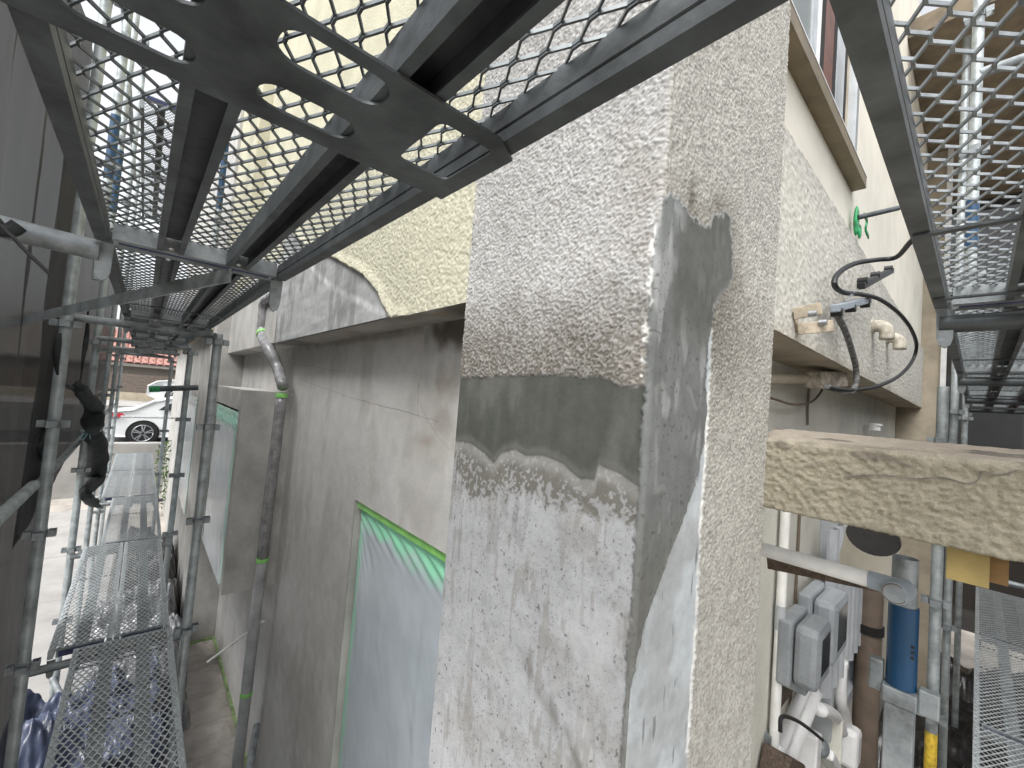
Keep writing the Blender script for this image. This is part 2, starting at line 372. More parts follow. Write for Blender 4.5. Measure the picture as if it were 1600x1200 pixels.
    plL = np.full(P.shape, 1.0)*np.array([.455,.465,.475]); plL = mix(plL, (.36,.355,.34), sst(.48, .72, n1)*.7)
    plL = mix(plL, (.24,.235,.22), sst(.62, .76, n2)*sst(.35, .65, n1)*.40); plL = mix(plL, (.19,.18,.165), sst(.76, .80, n4)*.6)
    plL = mix(plL, (.56,.57,.58), sst(.56, .7, fbm(Sx*5, Z*5, 3, 31))*.5)
    plL = mix(plL, (.12,.115,.105), sst(.80, .83, fbm(Sx*150, Z*110, 2, 45))*.8)
    plL = mix(plL, (.30,.29,.265), sst(.60, .68, fbm(Sx*75, Z*11, 3, 47))*sst(.42, .62, fbm(Sx*6, Z*6, 3, 49))*.55)
    # diagonal scar low on the face and a trowel smear
    e1, e2 = ox(830,1040,AP), ox(905,1200,AP); sx1, sx2 = W0-e1[1], W0-e2[1]
    tt = np.clip((e1[2]-Z)/(e1[2]-e2[2]), 0, 1.2); dsc = np.abs(Sx-(sx1+(sx2-sx1)*tt)+jag2*.04)
    scar = sst(.055, .0, dsc)*sst(e1[2]+.06, e1[2]-.03, Z)
    plL = mix(plL, (.17,.165,.15), scar*(.25+.75*sst(.35, .6, fbm(Sx*40, Z*14, 4, 63)))*.75)
    plR = np.full(P.shape, 1.0)*np.array([.53,.57,.59]); plR = mix(plR, (.40,.41,.41), sst(.5, .68, n1)*.7); plR = mix(plR, (.16,.16,.16), sst(.68, .73, n3)*.7)
    base = np.where(onL[..., None], plL, plR)
    st = np.where(onL, sst(-.012, .012, Z-stain), 0)*sst(.0, .01, wet-Z+.005)
    dr = np.where(onL, sst(-.004, .006, Z-drip), 0)*sst(.45, .6, n3)
    st = np.maximum(st, dr*.8)
    sp = sst(.50, .62, n2+.25*np.clip((Z-stain)/.05, -1, 1))
    base = mix(base, (.165,.158,.135), st*(.35+.65*sp)*.93)
    wash = np.where(onL, sst(.028, .0, np.abs(wet-.012-Z))*.75, 0)
    base = mix(base, (.37,.37,.35), wash*(.6+.4*n1))
    stain_n = .8+.4*fbm(Sx*40, Z*5, 4, 17)
    mc = np.array([.090,.095,.083])*stain_n[..., None]; mc = mix(mc, (.17,.17,.155), sst(.018, 0., np.abs(Z-wet-.008))*.6)
    mc = mix(mc, (.15,.15,.138), sst(.52, .7, fbm(Sx*14, Z*4, 4, 19))*.6)
    base = mix(base, (0,0,0), mort) + mc*mort[..., None]
    pc = np.array([.195,.205,.20])*(.72+.55*fbm(Sx*26, Z*7, 4, 21))[..., None]
    pc = mix(pc, (.40,.41,.41), sst(.60, .74, fbm(Sx*34, Z*9, 3, 23))*.6); pc = mix(pc, (.07,.07,.065), sst(.76, .80, n2)*.6)
    zm = np.clip((Z+.05)/.2, 0, 1)
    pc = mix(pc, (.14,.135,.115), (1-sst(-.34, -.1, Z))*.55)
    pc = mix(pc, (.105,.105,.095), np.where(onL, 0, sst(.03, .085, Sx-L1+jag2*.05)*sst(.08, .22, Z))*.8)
    ring = polyR([(1022,764),(1050,760),(1068,735),(1080,690),(1086,640),(1074,606),(1045,596),(1022,606)])
    pc = mix(pc, (.36,.37,.35), np.where(onL, 0, sst(.010, .001, np.abs(poly_sd(Sx+jag2*.012, Z+jag2*.012, ring))))*sst(.02, .05, Sx-L1+.03)*sst(.38, .62, fbm(Sx*18, Z*18, 3, 65))*.45)
    stc = np.where(onL[..., None], np.array([.455,.455,.445]), np.array([.485,.476,.435]))*(.93+.14*n1)[..., None]
    stc = mix(stc, (.33,.30,.265), sst(.48, .12, lump)*.42)
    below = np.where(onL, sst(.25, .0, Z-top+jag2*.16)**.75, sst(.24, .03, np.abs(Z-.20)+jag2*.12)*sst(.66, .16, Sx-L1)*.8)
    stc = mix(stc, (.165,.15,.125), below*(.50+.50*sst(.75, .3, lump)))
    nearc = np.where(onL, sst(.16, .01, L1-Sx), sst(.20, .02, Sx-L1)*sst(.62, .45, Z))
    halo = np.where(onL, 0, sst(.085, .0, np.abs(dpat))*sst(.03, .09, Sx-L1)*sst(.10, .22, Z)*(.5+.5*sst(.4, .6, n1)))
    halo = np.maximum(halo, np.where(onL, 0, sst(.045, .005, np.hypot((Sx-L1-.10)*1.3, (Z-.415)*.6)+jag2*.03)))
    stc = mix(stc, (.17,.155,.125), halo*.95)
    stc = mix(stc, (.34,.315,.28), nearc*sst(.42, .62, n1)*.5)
    spk = sst(.60, .68, n2)*np.where(onL, .35, .38)
    stc = mix(stc, (.20,.19,.165), spk)
    base = mix(base, (0,0,0), np.maximum(stuc, 0)) + stc*stuc[..., None]
    base = mix(base, (0,0,0), pat) + pc*pat[..., None]
    chip = np.where(onL, 0, sst(.0055, .002, np.abs(Sx-edge+.003)))*(Z < rz[-1]-.13)*(1-pat)*sst(.3, .45, fbm(Sx*40, Z*25, 2, 33))
    chip = np.maximum(chip, np.where(onL, sst(.009, .002, np.abs(L1-.012-Sx+jag*.012))*(Z > .06)*(Z < .34), 0)*sst(.54, .62, fbm(Sx*60, Z*60, 2, 41)))
    base = mix(base, (.72,.72,.70), chip)
    grid('corner_pillar', P, M['pillar'], house, col=np.clip(base, .01, .9))
    obj('pillar_core', MB().box(AP+.02, W1-.02, BP+.02, W0-.02, GZ, 3.4).box(AP, W1, BP, W0, GZ, -1.12).box(AP, W1, BP, W0, 1.157, 3.4), M['offwhite'], house)
build_pillar()

XB, XW, ZS = .75, .93, .315          # upper wall face, recessed wall face, soffit height
def build_upper_wall():
    y = np.arange(.93, 3.75, .0042); z = np.arange(ZS-.012, 1.35, .0042); Y, Z = np.meshgrid(y, z, indexing='ij')
    jag = fbm(Y*60, Z*60, 3, 51)-.5; j2 = fbm(Y*14, Z*14, 3, 55)-.5
    bd = [ox(a, b, XB) for a, b in [(440,350),(480,385),(520,402),(545,415),(572,432),(592,455),(604,478),(614,500),(628,497)]]
    poly = [(p[1], p[2]) for p in bd]; poly = poly + [(poly[-1][0]+.01, ZS-.05), (5, ZS-.05), (5, poly[0][1]+.2)]
    d = poly_sd(Y+jag*.03+j2*.03, Z+jag*.02, poly)
    stuc = sst(-.004, .006, d)
    lump = sst(.22, .8, .5*vn(Y*165, Z*165, 1)+.25*vn(Y*90, Z*90, 2)+.25*vn(Y*230, Z*230, 3))
    lip = sst(.06, .0, d)*stuc
    H = stuc*(.006+.0040*lump+.012*lip)
    edge = (Z < ZS) 
    zz = np.where(edge & (stuc < .5), ZS, Z)
    P = np.stack([XB-H, Y, zz], -1)
    n1 = fbm(Y*5, Z*5, 5, 3)
    c = np.ones(P.shape)*np.array([.60,.585,.455])*(.94+.12*n1)[..., None]; c = mix(c, (.42,.38,.27), sst(.5, .2, lump)*.22)
    g = np.ones(P.shape)*np.array([.43,.44,.435])*(.65+.7*fbm(Y*4, Z*22, 5, 8))[..., None]
    pale = sst(.035, .006, np.abs(d+.20+j2*.16)); tr_ = [ox(a, b, XB) for a, b in ((480,408),(500,432),(528,455),(560,470),(600,490))]; tr_ = [(p[1], p[2]) for p in tr_]
    dtr = np.abs(poly_sd(Y+j2*.03, Z+jag*.01, tr_+tr_[::-1][1:-1])); g = mix(g, (.50,.51,.51), pale*.4); g = mix(g, (.66,.67,.67), sst(.030, .004, dtr)*(.5+.5*sst(.35, .6, fbm(Y*30, Z*12, 3, 68))))
    g = mix(g, (.17,.17,.16), sst(.55, .7, fbm(Y*9, Z*3, 4, 62))*.5)
    c = c*stuc[..., None]+g*(1-stuc[..., None])
    c = mix(c, (.50,.46,.36), sst(.012, .0, np.abs(d-.004))*.6)
    grid('upper_wall', P, M['pillar'], house, col=np.clip(c, .02, .9))
build_upper_wall()
mb = MB().box(XB+.004, 2.6, .955, 3.73, ZS+.004, 1.34); obj('wall_core', mb, M['skim'], house)
obj('beam_end', MB().box(XB, 2.6, 3.735, 6.2, ZS, 1.05), M['skim'], house, bevel=.006)
obj('upper_storey_wall', MB().box(XB-.004, 2.6, .955, 6.2, 1.352, 4.2).box(XB, 2.6, 3.735, 6.2, 1.052, 1.348), M['cream'], house)
obj('pilaster', MB().box(XB-.10, XB-.0045, 4.9, 6.21, 1.5, 4.2), M['cream'], house)
_Y, _X = np.meshgrid(np.arange(.955, 3.2, .012), np.linspace(XB+.006, XW+.004, 20), indexing='ij')
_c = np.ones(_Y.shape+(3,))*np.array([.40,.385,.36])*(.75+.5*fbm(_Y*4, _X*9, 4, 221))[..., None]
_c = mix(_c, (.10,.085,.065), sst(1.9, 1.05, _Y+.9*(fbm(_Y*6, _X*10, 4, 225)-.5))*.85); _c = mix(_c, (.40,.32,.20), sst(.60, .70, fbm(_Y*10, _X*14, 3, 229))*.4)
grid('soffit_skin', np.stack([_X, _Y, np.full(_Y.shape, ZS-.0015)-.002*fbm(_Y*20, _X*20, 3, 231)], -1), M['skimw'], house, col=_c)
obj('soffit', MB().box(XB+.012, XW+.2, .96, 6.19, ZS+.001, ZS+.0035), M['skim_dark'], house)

# recessed wall with the door opening
yA, yB, zT, zBt = ox(700,870,XW)[1]-.42, 2.275, -.607, -2.75
mb = MB()
mb.box(XW, XW+.16, yB, 6.2, GZ, ZS).box(XW, XW+.16, .952, yB, zT, ZS).box(XW, XW+.16, .952, yB, GZ, zBt)
obj('recessed_wall', mb, M['skim'], house)
def wall_face(y0, y1, z0, z1):
    Y, Z = np.meshgrid(np.arange(y0, y1+.005, .012), np.arange(z0, z1+.005, .012), indexing='ij'); Y = np.clip(Y, y0, y1); Z = np.clip(Z, z0, z1)
    n1 = fbm(Y*1.6, Z*1.3, 5, 201); n2 = fbm(Y*5, Z*2.2, 5, 205); n3 = fbm(Y*14, Z*10, 4, 209)
    c = np.ones(Y.shape+(3,))*np.array([.54,.532,.51])*(.80+.40*n1)[..., None]
    c = mix(c, (.39,.375,.345), sst(.50, .68, n2)*.5); c = mix(c, (.56,.555,.54), sst(.56, .72, fbm(Y*3, Z*6, 4, 213))*.5)
    def blot(px, py, ry, rz, col, k):
        nonlocal c
        p = ox(px, py, XW); c = mix(c, col, sst(1.1, .3, np.hypot((Y-p[1])/ry, (Z-p[2])/rz)+(n3-.5)*1.1+(n2-.5)*.8)*k)
    blot(705, 520, .22, .10, (.10,.085,.068), .9); blot(640, 500, .45, .05, (.14,.125,.105), .75); blot(700, 600, .12, .12, (.22,.18,.13), .5)
    blot(670, 690, .16, .06, (.30,.26,.21), .6); blot(690, 660, .10, .10, (.25,.22,.18), .5); blot(560, 530, 1.0, .03, (.20,.18,.16), .5); blot(470, 1100, .5, .5, (.33,.31,.28), .5)
    grid('skim_face', np.stack([np.full(Y.shape, XW-.002)-.0015*n3, Y, Z], -1), M['skimw'], house, col=c)
wall_face(yB, 6.19, GZ, ZS-.001); wall_face(.955, yB, zT, ZS-.001)
def crack(pts, r=.0012, plane=None):
    out = []
    for a, b in zip(pts[:-1], pts[1:]):
        for k in range(8):
            t = k/8; out.append((a[0]+(b[0]-a[0])*t+random.uniform(-1, 1), a[1]+(b[1]-a[1])*t+random.uniform(-1.2, 1.2)))
    return [plane(*q) for q in out]
cr_m = mat('crack_dark', (.17,.155,.14), .9, 0, .2, 20)
pw = lambda a, b: ox(a, b, XW-.003)
for pts, r in (([(440,566),(470,570),(540,582)], .0006), ([(465,592),(560,625),(640,645),(694,661)], .0008), ([(655,625),(670,660),(690,690),(705,706)], .0007), ([(655,600),(652,640),(656,660)], .0007)):
    obj('wall_crack', MB().tube(crack(pts, plane=pw), r, 5), cr_m, house)
obj('inner_frame', MB().box(XW+.05, XW+.09, yB-.05, yB-.001, zBt, zT).box(XW+.05, XW+.09, .97, yB-.051, zT-.05, zT-.001), M['brown'], house)
obj('opening_back', MB().box(XW+.12, XW+.14, .96, yB, zBt, zT), M['hole'], house)

# bay windows standing out of the left wall, and the far wing
def bay(y0, y1, z0, z1, xf):
    b = obj('bay_window_surround', MB().box(xf, XW-.002, y0, y0+.10, z0, z1).box(xf, XW-.002, y1-.10, y1, z0, z1).box(xf, XW-.002, y0+.1, y1-.1, z1-.16, z1).box(xf, XW-.002, y0+.1, y1-.1, z0, z0+.03), M['skim'], house)
    obj('pane', MB().box(xf+.05, xf+.06, y0+.1, y1-.1, z0+.03, z1-.16), M['glass'], b)
    obj('window_frame', MB().box(xf+.03, xf+.07, (y0+y1)/2-.025, (y0+y1)/2+.025, z0+.03, z1-.16), M['alu'], b)
bay(3.74, 5.25, -1.62, -.075, .575)
obj('far_wing', MB().box(.62, 2.6, 6.205, 14.2, GZ, 4.2), M['skim'], house)
obj('wing_eave', MB().box(.40, .62, 6.6, 14.2, .62, .72), M['beige'], house)

# right-hand side wall
YB, YU, YL = .45, .475, .67
xx = 1.2*np.power(6.8/1.2, np.linspace(0, 1, 330)); zz = np.linspace(.3015, .985, 130); X, Z = np.meshgrid(xx, zz, indexing='ij')
lump = sst(.25, .8, .5*vn(X*130, Z*130, 5)+.3*vn(X*70, Z*70, 6)+.2*vn(X*220, Z*220, 7))
P = np.stack([X, YB-.004*lump, Z], -1)
c = np.ones(P.shape)*np.array([.66,.645,.58]); c = mix(c, (.34,.31,.26), sst(.5, .2, lump)*.3); c = mix(c, (.42,.41,.38), sst(.14, .0, .985-Z+.1*(fbm(X*4, Z*4, 3, 5)-.5))*.45)
c = mix(c, (.45,.40,.31), sst(.06, 0, Z-.3015)*.4)
st = [oy(a, b, YB) for a, b in ((1365,545), (1385,560), (1265,520))]
for p in st: c = mix(c, (.36,.31,.24), sst(.035, .008, np.abs(X-p[0]-.02))*sst(-.22, -.03, Z-p[2])*sst(.01, -.02, Z-p[2])*.6)
grid('wall_band', P[::-1], M['pillar'], house, col=c)
obj('band_core', MB().box(1.2, 6.797, YB+.002, 1.6, .302, .984), M['beige'], house)
sillz, wx = 1.305, oy(1340,230,YU)[0]
obj('side_upper_wall', MB().box(1.2, 6.797, YU, YU+.2, .985, sillz).box(wx, 6.797, YU, YU+.2, sillz, 4.2).box(1.2, wx, YU, YU+.2, 2.75, 4.2), M['smooth_cream'], house)
obj('side_soffit', MB().box(1.2, 6.797, YB+.004, YL+.1, .3, .3015), M['beige'], house)
obj('side_lower_wall', MB().box(1.2, 6.797, YL, YL+.2, GZ, .299), M['offwhite'], house)
obj('return_wall', MB().box(6.8, 7.0, .31, 2.0, GZ, 4.2), M['beige'], house)
obj('corner_trim', MB().box(6.775, 6.83, .262, .308, GZ, 4.2), M['pvc_white'], house)
obj('side_eave', MB().box(4.6, 9, -.9, .47, 3.35, 3.5), M['eave'], house)
win = obj('window', MB().box(1.2, wx-.02, YU+.03, YU+.10, 2.70, 2.75).box(wx-.06, wx-.0, YU+.001, YU+.10, sillz+.002, 2.745), M['alu'], house)
for nm, a, b, m, y0 in (('pane', 1.2, 2.01, 'glass', .042), ('sash', 2.01, 2.09, 'alu', .035), ('sash', 2.09, 2.12, 'pvc_white', .03), ('interior_gap', 2.12, 2.23, 'hole', .040), ('wooden_stile', 2.23, 2.40, 'redbrown', .041), ('interior_gap', 2.40, 2.46, 'hole', .040), ('sash', 2.46, 2.62, 'alu', .036), ('interior_gap', 2.62, 2.70, 'hole', .040), ('jamb', 2.70, wx-.061, 'beige', .04)):
    obj(nm, MB().box(a, b-.001, YU+y0, YU+y0+.03, sillz+.003, 2.70), M[m], win)
obj('window_sill', MB().box(1.2, 2.715, YB-.035, YU+.03, sillz-.055, sillz), M['bronze_sill'], win, bevel=.003)
obj('sill_flashing', MB().box(1.2, 2.712, YB-.037, YU+.03, sillz+.001, sillz+.006), M['pvc_white'], win)

# ------------------------------------------------------------------ garden lintel at the right
def build_lintel():
    pr = [(1.43, -.235), (1.25, -.222), (1.25, -.052), (1.262, -.042), (1.40, -.018), (1.43, -.02)]
    pts = []; nr = []
    pr2 = []
    for (a, b), (c, d) in zip(pr[:-1], pr[1:]):
        n = max(2, int(math.hypot(c-a, d-b)/.0034))
        for k in range(n): pr2.append((a+(c-a)*k/n, b+(d-b)*k/n))
    pr2.append(pr[-1]); pr2 = np.array(pr2); tg = np.gradient(pr2, axis=0); ker = np.ones(5)/5
    tg = np.stack([np.convolve(np.pad(tg[:, i], 2, mode='edge'), ker, 'valid') for i in (0, 1)], 1); tg /= np.linalg.norm(tg, axis=1)[:, None]
    nrm = np.stack([-tg[:, 1], tg[:, 0]], 1)
    y = np.concatenate([np.arange(.395, -.30, -.0034), np.linspace(-.31, -1.6, 70)])
    arc = np.concatenate([[0], np.cumsum(np.hypot(*np.diff(pr2, axis=0).T))])
    Y, A = np.meshgrid(y, arc, indexing='ij')
    top = sst(-.06, -.03, np.broadcast_to(pr2[None, :, 1], Y.shape)) * (pr2[None, :, 0] > 1.245)
    lump = sst(.25, .8, .5*vn(Y*140, A*150, 71)+.28*vn(Y*80, A*90, 73)+.22*vn(Y*250, A*250, 75))
    H = (.0044*lump)*(1-.75*top) + .002*fbm(Y*60, A*60, 3, 77)
    P = np.stack([pr2[None, :, 0]+nrm[None, :, 0]*H, Y, pr2[None, :, 1]+nrm[None, :, 1]*H], -1)
    c = np.ones(P.shape)*np.array([.33,.303,.232]); c = mix(c, (.22,.19,.125), sst(.45, .15, lump)*.35*(1-top))
    c = mix(c, (.33,.29,.24), top*.9); c = mix(c, (.10,.09,.08), top*sst(.55, .66, fbm(Y*12, A*40, 4, 81))*.8)
    c = mix(c, (.14,.12,.10), sst(.03, .0, np.abs(np.broadcast_to(pr2[None, :, 1], Y.shape)+.058))*sst(.56, .68, fbm(Y*16, A*40, 3, 85))*.7)
    lin = thing('stucco_lintel', 'rough ochre stuccoed lintel beam jutting from the corner pillar', 'beam', (1.33, -.6, -.24))
    grid('beam_face', P, M['lintel'], lin, col=c)
    obj('beam_back', MB().box(1.40, 1.43, -1.6, .395, -.233, -.022), M['lintel'], lin)
    q = [ox(a, b, 1.2435) for a, b in ((1590,735),(1560,742),(1535,736),(1528,750),(1510,755),(1470,745),(1430,748),(1380,742),(1320,744))]
    obj('surface_crack', MB().tube(smooth_path(q, 4), .0012, 5), cr_m, lin)
build_lintel()

# ------------------------------------------------------------------ scaffold decks
def deck_proto(width, joists, two=False, strap=True, pitch=1.79, low=False, mid=False):
    DM, MM = (M['galv_low'], M['mesh_low']) if low else (M['galv_mid'], M['mesh_mid']) if mid else (M['galv_dark'], M['mesh'])  # one steel, coloured darker overhead and brighter below to carry shade and light
    d = thing('scaffold_deck', 'x', 'scaffold deck'); L = pitch-.03; W = width
    def rail(x, sgn):
        pr = [(0,0),(.023,0),(.023,.014),(.020,.016),(.023,.018),(.023,.041),(0,.041)]
        pr = [(a*sgn, b) for a, b in pr];  pr = pr if sgn > 0 else pr[::-1]
        obj('side_rail', MB().prism(pr, (x, .015, 0), (1,0,0), (0,0,1), (0, L, 0)), DM, d)
    rail(-W/2, 1); rail(W/2, -1)
    for jx in joists:
        w_ = .052
        pr = [(-w_/2,0),(-w_/2+.012,0),(-w_/2+.012,.003),(-w_/2+.003,.003),(-w_/2+.003,.036),(w_/2-.003,.036),(w_/2-.003,.003),(w_/2-.012,.003),(w_/2-.012,0),(w_/2,0),(w_/2,.039),(-w_/2,.039)]
        j = obj('joist', MB().prism(pr, (jx, .05, 0), (1,0,0), (0,0,1), (0, L-.07, 0)), M['galv'] if low else DM, d)
        for yy in (.066, L-.04): obj('rivet', MB().ball((jx, yy, .006), .0065, 6, (1,1,.6)), M['rivet'], j)  # pale balls stand in for sky showing through the joist end holes
    for y0, sg in ((.015, 1), (L+.015, -1)):
        y1 = y0+.03*sg; a, b = sorted((y0, y1))
        e = obj('end_rail', MB().box(-W/2+.0305, W/2-.0305, a, b, .003, .0415), M['galv'], d)
        obj('navy_insert', MB().box(-W/2+.04, W/2-.04, a-.004 if sg > 0 else b, a if sg > 0 else b+.004, .006, .034), M['navy'], e)
        for hx in (-W/2+.018, W/2-.018):
            yc = y0-.012*sg
            h = MB().prism([(-.016,0),(.016,0),(.014,-.070),(.010,-.086),(0,-.093),(-.010,-.086),(-.014,-.070)], (hx, yc, -.001), (1,0,0), (0,0,1), (0, .007, 0))
            obj('hook', h, M['galv'], d)
    if strap:
        y0, y1 = L/2-.150, L/2+.025; xs = [-W/2]+sorted(joists)+[W/2]; holes = []
        for k, (a, b) in enumerate(zip(xs[:-1], xs[1:])):
            if k == len(xs)-2: holes.append(rrect(a+.036, b-.022, y0+.024, y1-.05, .010))
            else: holes.append(rrect(a+.030, b-.018, y0+.016, y0+.062, .020)); holes.append(rrect(a+.030, b-.018, y0+.102, y0+.145, .020))
        sp = plate('strap_plate', [(-W/2-.004, y0+.02), (-W/2+.03, y0), (W/2-.03, y0), (W/2+.004, y0+.02), (W/2+.004, y1), (-W/2-.004, y1)], holes, (0,0,-.003), (1,0,0), (0,1,0), .003, M['galv_dark'], d)
    else:
        for yy in (L*.64, L*.93): obj('cross_bar', MB().box(-W/2+.004, W/2-.004, yy-.008, yy+.008, -.0045, -.0005), M['galv_dark'], d)
    # expanded mesh: zig-zag strands meeting at short bonds, tilted like stretched sheet
    SX, SY = .01275, .029; zc = .043; hw = .0023 if low else .0013; n = int((L-.02)/SY); v = []; f = []
    ns = int((W-.008)/SX)
    for k in range(ns):
        xb = -W/2+.004+(k+.5)*SX; prev = None
        for j in range(n+1):
            s = 1 if (j+k) % 2 else -1
            for dy in (-.0045, .0045):
                x = xb+s*(SX/2-.0004); y = .02+j*SY+dy; o = len(v); tz = s*.0012
                v += [(x-hw, y, zc-.0018+tz), (x+hw, y, zc-.0018+tz), (x+hw, y, zc+.0018+tz), (x-hw, y, zc+.0018+tz)]
                if prev is not None:
                    p = prev; f += [(p, p+1, o+1, o), (p+1, p+2, o+2, o+1), (p+2, p+3, o+3, o+2), (p+3, p, o, o+3)]
                prev = o
    me = bpy.data.meshes.new('expanded_mesh'); me.from_pydata(v, [], f); me.update()
    tag(link('expanded_mesh', me, MM, d), kind='stuff')
    return d
def place(proto, loc, rz, label, group, first=[set()]):
    if proto.name in first[0]: o = copy_tree(proto)
    else: first[0].add(proto.name); o = proto
    o.location = loc; o.rotation_euler = (0, 0, rz); o['label'] = label; o['group'] = group
    return o
DP = 1.79; UZ = .306; LZ = -1.545
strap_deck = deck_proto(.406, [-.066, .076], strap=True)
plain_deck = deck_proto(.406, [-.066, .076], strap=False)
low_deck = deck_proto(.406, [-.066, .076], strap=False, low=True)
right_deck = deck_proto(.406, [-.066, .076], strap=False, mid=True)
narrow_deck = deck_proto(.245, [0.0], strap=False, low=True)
G1 = 'steel mesh decks of the scaffold'
xc = .088
lab = ['slotted steel mesh deck directly overhead beside the pillar', 'overhead mesh deck just beyond the slotted one over the left alley', 'third mesh deck of the overhead row over the left alley', 'fourth mesh deck of the overhead row over the left alley', 'farthest mesh deck of the overhead row towards the street']
_d0 = place(strap_deck, (xc+.011, 1.41-DP, UZ-.033), .0061, lab[0], G1); _d0.rotation_euler[0] = .0184   # this board sags a little towards its near end
for k in range(4): place(plain_deck, (xc, 1.41+k*DP, UZ), 0, lab[1+k], G1)
place(low_deck, (.05, 3.20-DP, LZ), 0, 'lower mesh deck above the blue tarpaulin in the left alley', G1)
place(narrow_deck, (-.128, 3.20, LZ), 0, 'outer half of the paired lower decks between net and bay window', G1)
place(narrow_deck, (.124, 3.20, LZ), 0, 'inner half of the paired lower decks between net and bay window', G1)
place(low_deck, (.05, 3.20+DP, LZ), 0, 'lower mesh deck third along, over dark sheeting', G1)
place(narrow_deck, (-.128, 3.20+2*DP, LZ), 0, 'outer half of the lower decks second from the street end', G1)
place(narrow_deck, (.124, 3.20+2*DP, LZ), 0, 'inner half of the lower decks second from the street end', G1)
place(narrow_deck, (-.128, 3.20+3*DP, LZ), 0, 'outer half of the lower decks at the street end', G1)
place(narrow_deck, (.124, 3.20+3*DP, LZ), 0, 'inner half of the lower decks at the street end', G1)
RP = 1.54
rlab = ['mesh deck overhead at the right beside the black cable', 'second overhead mesh deck along the right side wall', 'third overhead mesh deck along the right side wall', 'fourth overhead mesh deck along the right side wall']
def scaleY(o, s): o.scale = (1, s, 1); return o
for k in range(4): scaleY(place(right_deck, (1.44-RP+k*RP, -.125, UZ), -math.pi/2, rlab[k], G1), RP/DP)
for k, l in enumerate(('lower right mesh deck nearest, below the stucco lintel', 'lower right mesh deck beyond the first, below the stucco lintel', 'lower right mesh deck third along the side wall')):
    scaleY(place(low_deck, (1.9+k*RP*1.0, -.215, LZ), -math.pi/2, l, G1), RP/DP)
for k in range(2): place(plain_deck, (-.02, 4.6+k*DP, 2.25), 0, ['high mesh deck seen through the overhead mesh above the left alley', 'high mesh deck farther on above the left alley'][k], G1)

# ------------------------------------------------------------------ scaffold posts, transoms, rails
G2 = 'steel scaffold posts'
def post(x, y, z0, z1, label, lean=(0,0), flz=(), blue=None, mat_='post'):
    t = thing('scaffold_post', label, 'scaffold post', (x, y, z0), G2)
    f = lambda z: np.array([x+lean[0]*(z-LZ), y+lean[1]*(z-LZ), z])
    obj('tube', MB().tube([f(z0), f(z1)], .0243, 16), M[mat_], t, autos=True)
    for z in flz:
        c = f(z); m = MB().tube([c-(0,0,.018), c+(0,0,.018)], .029, 12)
        for dx, dy in ((1,0),(-1,0),(0,1),(0,-1)):
            q = c+np.array((dx,dy,0))*.028; e = c+np.array((dx,dy,0))*.056; s = np.array((-dy,dx,0))*.018
            for sg in (1,-1): m.bar(q+s*sg, e+s*sg, .004, .034)
            m.bar(e-s*1.1, e+s*1.1, .004, .034)
        obj('flange', m, M['galv'], t)
    if blue: obj('blue_sleeve', MB().tube([f(blue[0]), f(blue[1])], .0275, 16), M['blue'], t, autos=True)
    return t
post(.318, 3.10, GZ, .27, 'grey post between the bay window and the nearest deck joint', flz=(.22, -.30, -.86, -1.50), lean=(.0,.0))
post(.315, 5.05, GZ, .27, 'yellowish post just beyond the bay window', flz=(.22, -.42, -.95, -1.5))
post(.315, 8.57, GZ, .27, 'thin far post against the far wing wall', flz=(.2, -.9))
for k, (y, l) in enumerate(((3.16, 'bright outer post in front of the grey net'), (5.0, 'outer post behind the black bundled net'), (6.78, 'third outer post along the grey net'), (8.57, 'fourth outer post along the grey net'), (10.36, 'outer post nearest the street'))):
    post(-.325, y, GZ, 4.0 if k < 3 else 3.2, l, flz=(2.0, 1.1, .22, -.30, -.86, -1.52, -2.1), blue=(1.35, 1.9) if k == 1 else None)
_b = oy(357, 190, 5.2)
obj_ = post(float(_b[0]), 5.2, .6, 4.0, 'blue sleeved post above the decks by the upper wall corner', blue=(float(oy(350,330,5.2)[2]), float(oy(357,225,5.2)[2])), flz=(2.9, 1.6))
post(-.30, 4.0, .6, 4.0, 'post standing above the overhead deck by the net', flz=(1.4, 2.3), blue=(1.30, 1.75))
# right alley
post(3.3, .135, GZ, .27, 'mottled post between lintel and return wall with yellow label', lean=(0,0), flz=(-.03, -.9, -1.5))
post(4.9, .135, GZ, 3.5, 'grey post standing behind the mottled one', flz=(.2, -.5, -1.5, 1.2, 2.2))
post(6.45, .10, GZ, 3.5, 'farthest inner post along the right side wall', flz=(.2, -.6, -1.4), blue=(1.9, 2.4))
post(4.9, -.42, GZ, 3.4, 'outer post among the right decks', flz=(.2, -.5, -1.5, 1.4))
post(6.45, -.42, GZ, 3.4, 'farthest outer post among the right decks', flz=(.2, -.5, -1.5))
post(3.36, .05, .36, 3.5, 'post with blue sleeve behind the right mesh deck', flz=(.9, 1.6, 2.4), blue=(1.05, 1.32))
yl = thing('yellow_tag', 'worn yellow label stuck on the mottled post', 'label', (3.27, .12, -1.75))
obj('tag_sheet', MB().tube([(3.3,.135,-1.80), (3.3,.135,-1.58)], .0252, 16, cap=False), M['yellow'], yl, autos=True)

